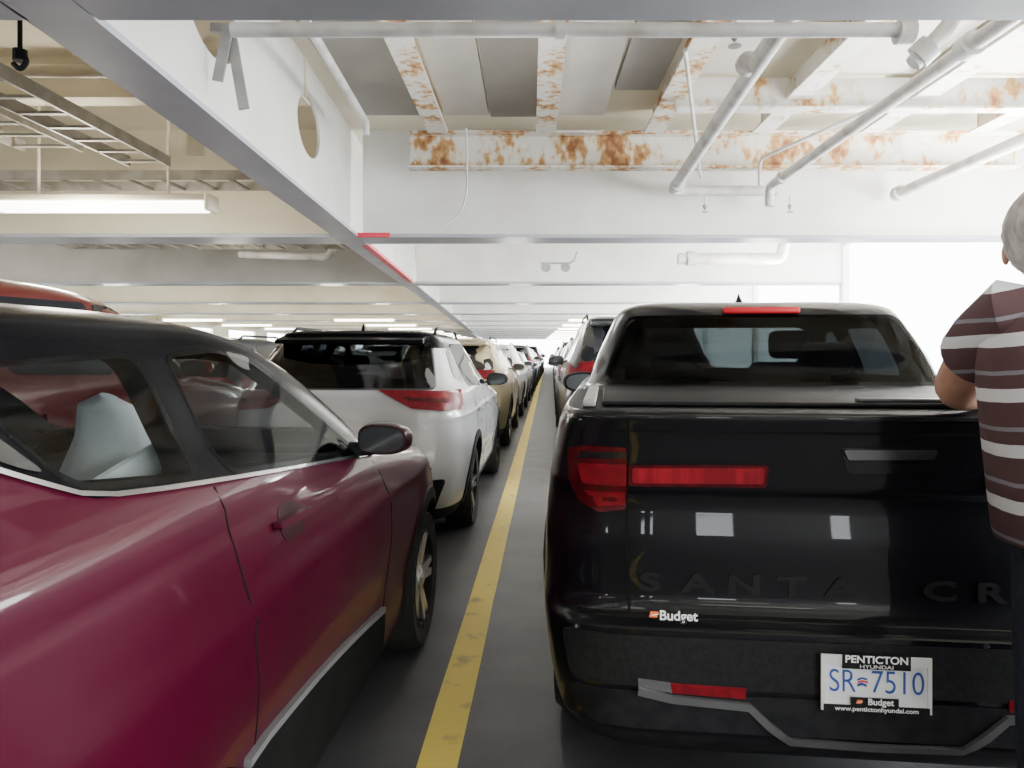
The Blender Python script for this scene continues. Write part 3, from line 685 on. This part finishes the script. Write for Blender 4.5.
T3=[(.27,.22,4.80,.80,10,5),(.36,.06,4.90,.87,12,5),(.45,.0,4.95,.905,13,5),(.60,.0,4.97,.93,14,5),(.715,.005,4.97,.94,14,5),(.74,.05,4.96,.94,14,5),(.80,.072,4.95,.94,14,5),(.93,.074,4.90,.938,14,5),(1.075,.094,4.5,.926,14,5),(1.10,.078,4.2,.922,14,5),(1.14,.072,3.95,.915,14,5),(1.27,.055,3.75,.89,14,5),(1.315,.045,3.66,.872,14,5),(1.328,.06,3.64,.862,14,5),(1.334,.20,3.63,.85,13,5),(1.338,1.10,3.62,.83,9,5),(1.352,1.20,3.60,.82,9,5),(1.5,1.31,3.25,.765,9,5),(1.62,1.40,2.98,.71,9,5),(1.70,1.47,2.75,.665,8,5),(1.745,1.62,2.50,.57,7,5),(1.765,1.90,2.25,.36,6,4)]
def mod3(y,z): return .025*gauss(y,1.05,.5)*gauss(z,.72,.24)+.025*gauss(y,4.05,.5)*gauss(z,.72,.24)
BP=paint('gloss_black_paint',(.005,.005,.007),metal=0,rough=.3,coat=.5,crough=.02,spec=.12)
t=Car('pickup_truck','gloss black compact pickup with light bar and tailgate lettering','pickup truck',Body(T3,mod3),(.94,1.965,0),math.radians(-6.0),BP,(1.05,4.05),.365,.93,tw=.245)
TR=[(-.735,1.37),(.735,1.37),(.61,1.66),(-.61,1.66)];TF=[(-.66,1.38),(.66,1.38),(.57,1.66),(-.57,1.66)]
TW=[[(3.25,1.36),(2.5,1.37),(2.5,1.64),(2.75,1.62)],[(2.42,1.37),(1.75,1.38),(1.78,1.62),(2.42,1.64)]]
t.shell(TW,TR,TF,void=.85,matfn=lambda p,n:1 if (n.z>.9 and 1.30<p.z<1.345 and p.y<1.25) else (2 if p.z<.42 else 0),mats=(BLK,BLK),planes=[((0,0,.42),(0,0,1))])
t.patch('rear',grow(TR,.015),'rear_window',GL_R,r=.05);t.patch('front',grow(TF,.012),'windshield',GL_T,r=.05)
for w in TW: t.patch('side',grow(w,.012),'side_window',GL_D,r=.04)
R=t.rxz
def rp(pts,y=.08): return [R(a,b,y) for a,b in pts]
HSG=mat('gloss_black_housing',(.006,.006,.007),rough=.15)
REDB=mat('red_light_bar_lens',(.30,.009,.020),(.19,.005,.012),rough=.35,coat=0,scale=8,vec=(6,1,1),spec=.3)
SKT=mat('grey_skid_trim',(.085,.085,.09),rough=.5,metal=.2)
for g in (1,-1):
    L1=rp([(568,448),(585,444),(626,446),(626,508),(598,511),(578,500),(568,478)],.1)
    L2=rp([(628,464),(767,464),(765,487),(628,485)],.08)
    if g<0: L2=[(x if x<-.6 else x-.06,z) for x,z in L2]
    sc_=lambda P:[(x if g>0 else -x,z) for x,z in P]
    t.patch('rear',sc_(L1),'tail_light',REDD,r=.01,off=.012,th=.03,step=.04)
    t.patch('rear',sc_(rp([(577,462),(626,462),(626,484),(582,482)],.1)),'tail_light_element',REDL,r=.01,off=.016,th=.01,step=.04)
    t.patch('rear',sc_(rp([(580,450),(625,450),(625,456),(577,457)],.1)),'tail_light_element',HSG,r=.004,off=.0145,th=.008,step=.04)
    t.patch('rear',sc_(rp([(584,490),(625,491),(625,504),(598,505)],.1)),'tail_light_element',REDL,r=.004,off=.0145,th=.008,step=.04)
    t.patch('rear',sc_(L2),'light_bar',REDD,r=.012,off=.014,th=.03,step=.06)
    L3=rp([(632,467),(763,467),(762,483),(632,482)],.08)
    if g<0: L3=[(x if x<-.6 else x-.06,z) for x,z in L3]
    t.patch('rear',sc_(L3),'light_bar_element',REDB,r=.008,off=.0165,th=.008,step=.06)
    t.strip('rear',sc_(rp([(627,416),(627,470),(626,560),(629,610)],.08)),.008,'tailgate_seam',WELL,off=.0015,th=.003,step=.03)
    t.patch('rear',sc_(rp([(638,677),(670,681),(672,692),(638,686)],0)),'reflector_trim',CHRT,off=.008,step=.06)
    t.patch('rear',sc_(rp([(670,682),(746,687),(745,698),(672,692)],0)),'reflector',REDL,off=.008,th=.012,step=.06)
    t.strip('rear',sc_(rp([(638,689),(672,697),(748,705),(768,724),(790,741),(876,748)],0)),.020,'skid_plate_edge',SKT,off=.02,th=.02,step=.06)
t.strip('rear',[(-.88,.742),(.88,.742)],.010,'bumper_seam',WELL,off=.001,th=.003)
MESH=mat('grained_bumper_plastic',(.008,.008,.009),(.013,.013,.013),rough=.6,scale=60,bump=.10,bscale=90,spec=.2)
t.patch('rear',[(-.83,.56),(.83,.56),(.86,.70),(-.86,.70)],'bumper_step_pad',MESH,off=.006,r=.03,step=.1)
t.patch('rear',[(-.86,.44),(.86,.44),(.84,.545),(-.84,.545)],'bumper_lower_trim',BLK,off=.006,r=.02,step=.1)
t.strip('rear',[(-.83,1.325),(.83,1.325)],.03,'tailgate_spoiler',BP,off=.02,th=.05,step=.1)
t.strip('rear',[(-.80,1.27),(.80,1.27)],.006,'tailgate_crease',WELL,off=.001,th=.002,step=.1)
hb=rp([(838,447),(937,447),(934,474),(848,474)],.07);t.patch('rear',hb,'handle_recess',HSG,off=.003,r=.012,step=.03)
t.patch('rear',rp([(841,449),(934,449),(931,459),(846,459)],.07),'tailgate_handle',DCH,off=.018,th=.016,r=.006,step=.04)
HBL=mat('high_brake_light_lens',(.45,.012,.02),rough=.4,es=.08,spec=.3)
ybl=t.b.rear(0,1.69)
box('high_brake_light',(-.175,ybl-.035,1.682),(.175,ybl+.03,1.712),HBL,t.root,bevel=.008,center=False)
mk('antenna_fin',[(-.025,2.0,1.755),(.025,2.0,1.755),(0,2.22,1.755),(0,2.02,1.825)],[(0,1,2),(0,3,1),(1,3,2),(2,3,0)],BP,t.root)
box('bed_cover',(-.74,.16,1.336),(.74,1.12,1.350),BLK,t.root,bevel=.006,center=False)
for q in (-.78,.78): box('bed_cover_rail',(q-.02,.14,1.334),(q+.02,1.15,1.352),BRKT,t.root,bevel=.005,center=False)
box('cover_latch',(.02,.18,1.35),(.30,.22,1.362),DALLOY,t.root,bevel=.004,center=False)
t.archtrim(w=.07,off=.014)
t.mirror(3.15,1.285,.82,BLK,1.1,out=.09,gm=MIRL)
for y in (3.3,2.4,1.55): t.strip('side',[(y,1.3),(y,.8),(y-.02,.42)],.008,'door_seam',WELL,off=.0015,th=.003)
t.wheels(0,SILV)
seats(t,(2.45,),1.44,z0=.87);seats(t,(1.75,),1.36,xs=(-.38,.38),w=.30,z0=.87);box('dashboard',(-.7,3.15,.87),(.7,3.45,1.22),BLK,t.root,bevel=.06)
def onrear(x,z,off=.004):
    return Matrix.Translation((x,t.b.rear(x,z)-off,z))@Matrix.Rotation(math.pi/2,4,'X')
EMB=mat('black_emblem_lettering',(.009,.009,.010),rough=.45,spec=.22)
zz=R(876,589)[1]
for i,ch in enumerate('SANTA CRUZ'):
    if ch==' ':continue
    textmesh(ch,.074,EMB,t.root,onrear(-.60+1.20*i/9,zz,.003),ext=.0025,name='tailgate_lettering',xs=1.7,bold=.0025)
WT=mat('white_lettering',(.85,.85,.85),rough=.5);ORG=mat('orange_logo_ink',(.9,.16,.03),rough=.5);BLU=mat('blue_plate_ink',(.03,.08,.35),rough=.5)
bx,bz=R(676,608)
ys_=min(t.b.rear(bx,bz-.03),t.b.rear(bx,bz+.03))-.003
MB=Matrix.Translation((bx,ys_,bz))@Matrix.Rotation(math.pi/2,4,'X')
textmesh('Budget',.038,WT,t.root,MB,ext=.0006,name='sticker_lettering',bold=.0008)
def logo(x,z,s,parent,yo,first=ORG,second=WT):
    mk('sticker_logo',[(x-s,yo,z-s*.6),(x+s*.6,yo,z-s*.6),(x+s*.9,yo,z+s*.6),(x-s*.7,yo,z+s*.6)],[(0,1,2,3)],first,parent)
    mk('sticker_logo',[(x-s*.9,yo-.0006,z-s*.35),(x+s*.9,yo-.0006,z+.0*s),(x+s*.9,yo-.0006,z+.2*s),(x-s*.3,yo-.0006,z-s*.05)],[(0,1,2,3)],second,parent)
lx,lz=R(652.5,606);logo(lx,lz,.014,t.root,ys_-.001)
K=.885
px_,pz_=R(876,684,-.02);yb=t.b.rear(px_,pz_)-.012
pl=box('licence_plate',(px_-.153*K,yb-.004,pz_-.078*K),(px_+.153*K,yb,pz_+.078*K),mat('plate_white',(.78,.80,.83),rough=.4),t.root,center=False)
pl['label']='white licence plate with blue characters in a dealer frame'
fo=.162*K;fi=.150*K
def fr(a,b): return ((px_+a[0],yb+a[1],pz_+a[2]),(px_+b[0],yb+b[1],pz_+b[2]))
multibox('plate_frame',[fr((-fo,-.010,.056*K),(fo,-.003,.084*K)),fr((-fo,-.010,-.086*K),(fo,-.003,-.066*K)),fr((-fo,-.010,-.066*K),(-fi,-.003,.056*K)),fr((fi,-.010,-.066*K),(fo,-.003,.056*K))],mat('white_plate_frame',(.72,.72,.72),rough=.4),t.root,center=False)
for a,b in (((-.100*K,-.012,.045*K),(.100*K,-.0095,.088*K)),((-.155*K,-.012,-.088*K),(.155*K,-.0095,-.066*K)),((-.075*K,-.012,-.067*K),(.065*K,-.0095,-.042*K))):
    p,q=fr(a,b);box('plate_frame_panel',p,q,BLK,t.root,center=False)
def pt(txt,x,z,s,m,o=.0128,**k): textmesh(txt,s*K,m,pl,Matrix.Translation((px_+x*K,yb-o,pz_+z*K))@Matrix.Rotation(math.pi/2,4,'X'),ext=.0004,name='plate_lettering',**k)
pt('PENTICTON',0,.074,.031,WT,bold=.0006,xs=1.08);pt('HYUNDAI',0,.053,.016,WT,xs=1.4)
pt('www.pentictonhyundai.com',0,-.077,.019,WT,bold=.0002,xs=1.14)
pt('Budget',.012,-.054,.027,WT,bold=.0005)
pt('SR',-.098,.001,.100,BLU,o=.0055,xs=.78,bold=-.0006);pt('7510',.064,.001,.100,BLU,o=.0055,xs=.80,bold=-.0006)
def fl4(pts,m,o): mk('plate_flag',[(px_+q[0]*K,yb-o,pz_+q[1]*K) for q in pts],[tuple(range(len(pts)))],m,t.root)
fl4([(-.054,.012),(-.040,.018),(-.024,.014),(-.024,.008),(-.040,.012),(-.054,.006)],BLU,.0055)
fl4([(-.052,.004),(-.040,.009),(-.022,.005),(-.022,-.001),(-.040,.003),(-.052,-.002)],REDP,.0055)
fl4([(-.054,-.004),(-.040,.001),(-.026,-.004),(-.026,-.012),(-.040,-.007),(-.054,-.012)],BLU,.0058)
logo(px_-.050*K,pz_-.054*K,.009,t.root,yb-.013)
# ================================================================ PERSON
def skinmesh(name,verts,edges,radii,root,m,parent,sub=2,**k):
    me=bpy.data.meshes.new(name);me.from_pydata(verts,edges,[]);o=bpy.data.objects.new(name,me);link(o,parent,**k)
    md=o.modifiers.new('s','SKIN');md.use_smooth_shade=True
    for i,v in enumerate(me.skin_vertices[0].data):
        r=radii[i];v.radius=r if isinstance(r,tuple) else (r,r);v.use_root=(i==root)
    ms=o.modifiers.new('u','SUBSURF');ms.levels=sub;ms.render_levels=sub
    bake(o);o.data.materials.clear();o.data.materials.append(m)
    for p in o.data.polygons:p.use_smooth=True
    return o
SKIN=mat('person_skin',(.52,.29,.21),(.45,.24,.17),rough=.6,scale=12)
HAIR=mat('grey_white_hair',(.50,.47,.44),(.28,.26,.24),rough=.9,scale=40,vec=(1,1,.3),bump=.6)
JEAN=mat('dark_denim',(.012,.015,.028),(.020,.026,.045),rough=.9,scale=60)
SHOE=mat('dark_shoe_leather',(.03,.025,.02),rough=.5)
def shirt_mat():
    m=bpy.data.materials.new('striped_polo_fabric');m.use_nodes=True;nt=m.node_tree;N=nt.nodes;L=nt.links;b=N['Principled BSDF'];b.inputs['Roughness'].default_value=.9
    tc=N.new('ShaderNodeTexCoord');sx=N.new('ShaderNodeSeparateXYZ');L.new(tc.outputs['Object'],sx.inputs[0])
    no=N.new('ShaderNodeTexNoise');no.inputs['Scale'].default_value=5;L.new(tc.outputs['Object'],no.inputs['Vector'])
    n2=N.new('ShaderNodeMath');n2.operation='MULTIPLY_ADD';n2.inputs[1].default_value=.018;L.new(no.outputs['Fac'],n2.inputs[0]);L.new(sx.outputs['Z'],n2.inputs[2])
    a=N.new('ShaderNodeMath');a.operation='MULTIPLY_ADD';a.inputs[1].default_value=-.22;L.new(sx.outputs['X'],a.inputs[0]);L.new(n2.outputs[0],a.inputs[2])
    d=N.new('ShaderNodeMath');d.operation='DIVIDE';d.inputs[1].default_value=.125;L.new(a.outputs[0],d.inputs[0])
    f=N.new('ShaderNodeMath');f.operation='FRACT';L.new(d.outputs[0],f.inputs[0])
    cr=N.new('ShaderNodeValToRGB');cr.color_ramp.interpolation='CONSTANT';E=cr.color_ramp.elements
    mar=(.070,.032,.036,1);wh=(.56,.56,.59,1);gr=(.17,.16,.19,1)
    E[0].position=0;E[0].color=mar;E[1].position=.26;E[1].color=wh
    for p,cc in ((.50,mar),(.74,gr),(.82,mar)):
        e=E.new(p);e.color=cc
    L.new(f.outputs[0],cr.inputs[0]);L.new(cr.outputs[0],b.inputs['Base Color'])
    bp=N.new('ShaderNodeBump');bp.inputs['Strength'].default_value=.8;bp.inputs['Distance'].default_value=.04;L.new(no.outputs['Fac'],bp.inputs['Height']);L.new(bp.outputs['Normal'],b.inputs['Normal'])
    return m
SHIRT=shirt_mat()
PX,PY=1.30,1.66
HX=.03;HZ=-.02
Vp=[];Ep=[];Rp=[]
def av(p,r,par=None):
    Vp.append(tuple(p));Rp.append(r)
    if par is not None:Ep.append((par,len(Vp)-1))
    return len(Vp)-1
pel=av((PX+.03,PY-.03,.98),.125);wa=av((PX+.02,PY-.01,1.15),.12,pel);ch=av((PX,PY+.02,1.38),.14,wa);un=av((PX-.01,PY+.03,1.56),.10,ch)
nk=av((PX-.03,PY+.04,1.65),.055,un);hb_=av((PX-.085+HX,PY+.06,1.735+HZ),.070,nk);hm=av((PX-.09+HX,PY+.065,1.80+HZ),.085,hb_);ht=av((PX-.095+HX,PY+.06,1.865+HZ),.058,hm)
sh=av((PX-.19,PY+.05,1.585),.066,un);el=av((1.172,1.995,1.392),.062,sh);fa=av((1.29,2.065,1.388),.054,el);wr=av((1.425,2.075,1.375),.031,fa);pm_=av((1.48,2.075,1.370),.030,wr)
for k,(dy,l) in enumerate(((-.03,.065),(-.010,.075),(.010,.07),(.03,.055))):
    f1=av((1.515,2.075+dy,1.372),.0095,pm_);f2=av((1.515+l*.5,2.075+dy*1.1,1.370),.009,f1);av((1.515+l,2.075+dy*1.15,1.358),.007,f2)
th1=av((1.475,2.035,1.368),.011,pm_);av((1.505,2.010,1.362),.009,th1)
sh2=av((PX+.20,PY+.02,1.57),.060,un);el2=av((PX+.27,PY-.03,1.28),.044,sh2);wr2=av((PX+.26,PY+.06,1.03),.028,el2);pm2=av((PX+.255,PY+.085,.955),.030,wr2)
for k,(dy,l) in enumerate(((-.028,.06),(-.009,.072),(.010,.07),(.028,.055))):
    f1=av((PX+.252,PY+.09+dy,.915),.0095,pm2);f2=av((PX+.245,PY+.092+dy,.915-l*.5),.009,f1);av((PX+.232,PY+.094+dy,.915-l),.007,f2)
t1=av((PX+.235,PY+.125,.935),.011,pm2);av((PX+.228,PY+.14,.90),.009,t1)
for g in (-1,1):
    hp=av((PX+.03+g*.10,PY-.03,.90),.095,pel);kn=av((PX+.04+g*.12,PY-.01,.50),.060,hp);an=av((PX+.05+g*.13,PY-.04,.10),.042,kn);av((PX+.05+g*.14,PY+.09,.05),.035,an)
body=skinmesh('person',Vp,Ep,Rp,0,SKIN,None,2,lab='person in striped polo leaning an arm on the pickup tailgate',cat='person')
def ringmesh(rings,seg=28):
    V=[];Fc=[]
    for (cx,cy,cz,rx,ry) in rings:
        for k in range(seg):
            a=2*math.pi*k/seg;V.append((cx+rx*math.copysign(abs(math.cos(a))**.85,math.cos(a)),cy+ry*math.copysign(abs(math.sin(a))**.85,math.sin(a)),cz))
    for i in range(len(rings)-1):
        for k in range(seg):Fc.append((i*seg+k,i*seg+(k+1)%seg,(i+1)*seg+(k+1)%seg,(i+1)*seg+k))
    return V,Fc
V1,F1=ringmesh([(PX+.02,PY-.02,1.065,.232,.170),(PX+.018,PY-.02,1.09,.236,.173),(PX+.012,PY-.01,1.16,.232,.172),(PX+.0,PY+.0,1.30,.230,.168),(PX-.005,PY+.015,1.42,.230,.162),(PX-.01,PY+.02,1.52,.226,.147),(PX-.015,PY+.025,1.58,.19,.12),(PX-.02,PY+.03,1.625,.125,.09),(PX-.025,PY+.035,1.65,.085,.078)])
A=Vector((PX-.17,PY+.045,1.585));Bv=Vector((1.172,1.995,1.392))
v,f=tubegeo([A+Vector((.07,-.01,-.02)),A,A+(Bv-A)*.25,A+(Bv-A)*.48],[.085,.090,.090,.092],20);n=len(V1);V1+=v;F1+=[tuple(i+n for i in q) for q in f[:-2]]
A=Vector((PX+.17,PY+.02,1.57));B2=Vector((PX+.27,PY-.03,1.28))
v,f=tubegeo([A+Vector((-.07,0,-.02)),A,A+(B2-A)*.3,A+(B2-A)*.68],[.085,.085,.080,.078],20);n=len(V1);V1+=v;F1+=[tuple(i+n for i in q) for q in f[:-2]]
so=mk('polo_shirt',V1,F1,SHIRT,body,smooth=True);so['label']='maroon polo shirt with pale grey stripes'
v,f=tubegeo([(PX-.025,PY+.035,1.635),(PX-.03,PY+.04,1.68)],[.083,.073],20);mk('shirt_collar',v,f[:-2],mat('maroon_collar',(.070,.032,.036),rough=.85),body,smooth=True)
V1,F1=ringmesh([(PX+.03,PY-.03,.80,.2,.15),(PX+.03,PY-.03,.92,.208,.155),(PX+.025,PY-.02,1.09,.20,.148)])
for g in (-1,1):
    v,f=tubegeo([(PX+.03+g*.10,PY-.03,.93),(PX+.03+g*.105,PY-.03,.80),(PX+.04+g*.12,PY-.01,.50),(PX+.05+g*.13,PY-.04,.12),(PX+.05+g*.13,PY-.03,.05)],[.115,.112,.085,.075,.08],20);n=len(V1);V1+=v;F1+=[tuple(i+n for i in q) for q in f]
mk('jeans',V1,F1,JEAN,body,smooth=True)
for g in (-1,1):
    o=box('shoe',(PX+.05+g*.14-.05,PY-.10,0),(PX+.05+g*.14+.05,PY+.18,.09),SHOE,body,bevel=.035,seg=3)
hc=Vector((PX-.09+HX,PY+.065,1.79+HZ))
HR=Matrix.Translation(hc)@Matrix.Rotation(math.radians(-38),4,'Z')
def headpart(name,bm,m):
    me=bpy.data.meshes.new(name);bm.to_mesh(me);bm.free();me.materials.append(m);me.transform(HR)
    for p in me.polygons:p.use_smooth=True
    o=bpy.data.objects.new(name,me);link(o,body);return o
bm=bmesh.new();bmesh.ops.create_uvsphere(bm,u_segments=28,v_segments=18,radius=1)
for vv in list(bm.verts):
    p=vv.co.copy();k=1+.025*math.sin(p.x*17)*math.cos(p.z*13+p.y*9)
    vv.co=Vector((p.x*.092*k,p.y*.108*k-.010,p.z*.115*k+.016))
for vv in list(bm.verts):
    if vv.co.z< -.088 or (vv.co.y>.05 and vv.co.z<.070) or (vv.co.y>.03 and vv.co.z<-.03): bm.verts.remove(vv)
headpart('hair',bm,HAIR)
for g in (-1,1):
    bm=bmesh.new();bmesh.ops.create_uvsphere(bm,u_segments=12,v_segments=8,radius=1)
    for vv in bm.verts:vv.co=Vector((vv.co.x*.010+g*.086,vv.co.y*.018+.03,vv.co.z*.028-.025))
    headpart('ear',bm,SKIN)
    bm=bmesh.new();bmesh.ops.create_uvsphere(bm,u_segments=12,v_segments=8,radius=.012)
    for vv in bm.verts:vv.co+=Vector((g*.032,.078,0))
    headpart('eye',bm,WT)
v,f=tubegeo([HR@Vector((0,.078,.005)),HR@Vector((0,.100,-.03)),HR@Vector((0,.080,-.045))],[.008,.016,.012],10);mk('nose',v,f,SKIN,body,smooth=True)
v,f=tubegeo([HR@Vector((-.025,.074,-.062)),HR@Vector((0,.084,-.063)),HR@Vector((.025,.074,-.062))],[.004,.007,.004],8);mk('mouth',v,f,mat('lip_skin',(.5,.2,.17)),body,smooth=True)
# ================================================================ LIGHT
w=bpy.data.worlds.new('World');bpy.context.scene.world=w;w.use_nodes=True;nt=w.node_tree
bg=nt.nodes['Background'];bg.inputs[0].default_value=(.93,.97,1,1);bg.inputs[1].default_value=15
def portal(loc,rot,sx,sy):
    l=bpy.data.lights.new('opening','AREA');l.shape='RECTANGLE';l.size=sx;l.size_y=sy;l.cycles.is_portal=True
    o=bpy.data.objects.new('opening_portal',l);o.location=loc;o.rotation_euler=rot;COL.objects.link(o)
portal((XR+.2,29,2.25),(0,math.radians(90),0),2.5,85)
portal((XL-.2,29,1.9),(0,math.radians(-90),0),1.5,85)
def lamp(loc,e,r=.25,c=(1,.95,.86)):  # point glow for one fitting; all other uses are added fill
    l=bpy.data.lights.new('lamp_fill_glow','POINT');l.energy=e;l.shadow_soft_size=r;l.color=c;l.specular_factor=.08
    o=bpy.data.objects.new('lamp_fill_glow',l);o.location=loc;COL.objects.link(o)
def fill_spot(loc,e,ang=120,c=(1,.99,.97)):  # upward spot added to brighten the ceiling, no fitting behind it
    l=bpy.data.lights.new('fill_spot','SPOT');l.energy=e;l.spot_size=math.radians(ang);l.spot_blend=1;l.shadow_soft_size=.4;l.color=c;l.specular_factor=.1
    o=bpy.data.objects.new('fill_spot',l);o.location=loc;o.rotation_euler=(math.pi,0,0);COL.objects.link(o)
fill_spot((4.6,6.2,1.9),2000,135);fill_spot((4.4,11,1.9),1600,135);fill_spot((3.4,4.4,1.9),500,130);fill_spot((-.2,4.6,1.9),120,120)
lamp((-3.9,6.2,2.55),95,c=(1,.92,.78))
for k in range(-2,7):  # added fill points along the bays, without fittings of their own
    y=5.2+5.23*k
    lamp((3.4,y,2.45),70 if k<0 else (140 if k<1 else 200),c=(1,.98,.95));lamp((-.2,y,2.5),10 if k<0 else (18 if k<1 else 60),c=(1,.98,.93))
    if k>=0: lamp((5.0,y+.9,2.7),420,.3,c=(.97,.99,1))  # added fill that washes out the right-hand beams
    if k: lamp((-4.3,y,2.5),40 if k<2 else 110,c=(1,.92,.78))
    lamp((-9,y,2.5),60 if k<1 else 130,c=(1,.92,.78))
cam=bpy.data.cameras.new('Camera');cam.sensor_width=36;cam.lens=FP/1024*36;cam.shift_x=(512-VX)/1024;cam.shift_y=-(384-VY)/1024
co=bpy.data.objects.new('Camera',cam);co.location=(0,0,H);co.rotation_euler=(math.pi/2,0,0);COL.objects.link(co);bpy.context.scene.camera=co
cam.clip_start=.02
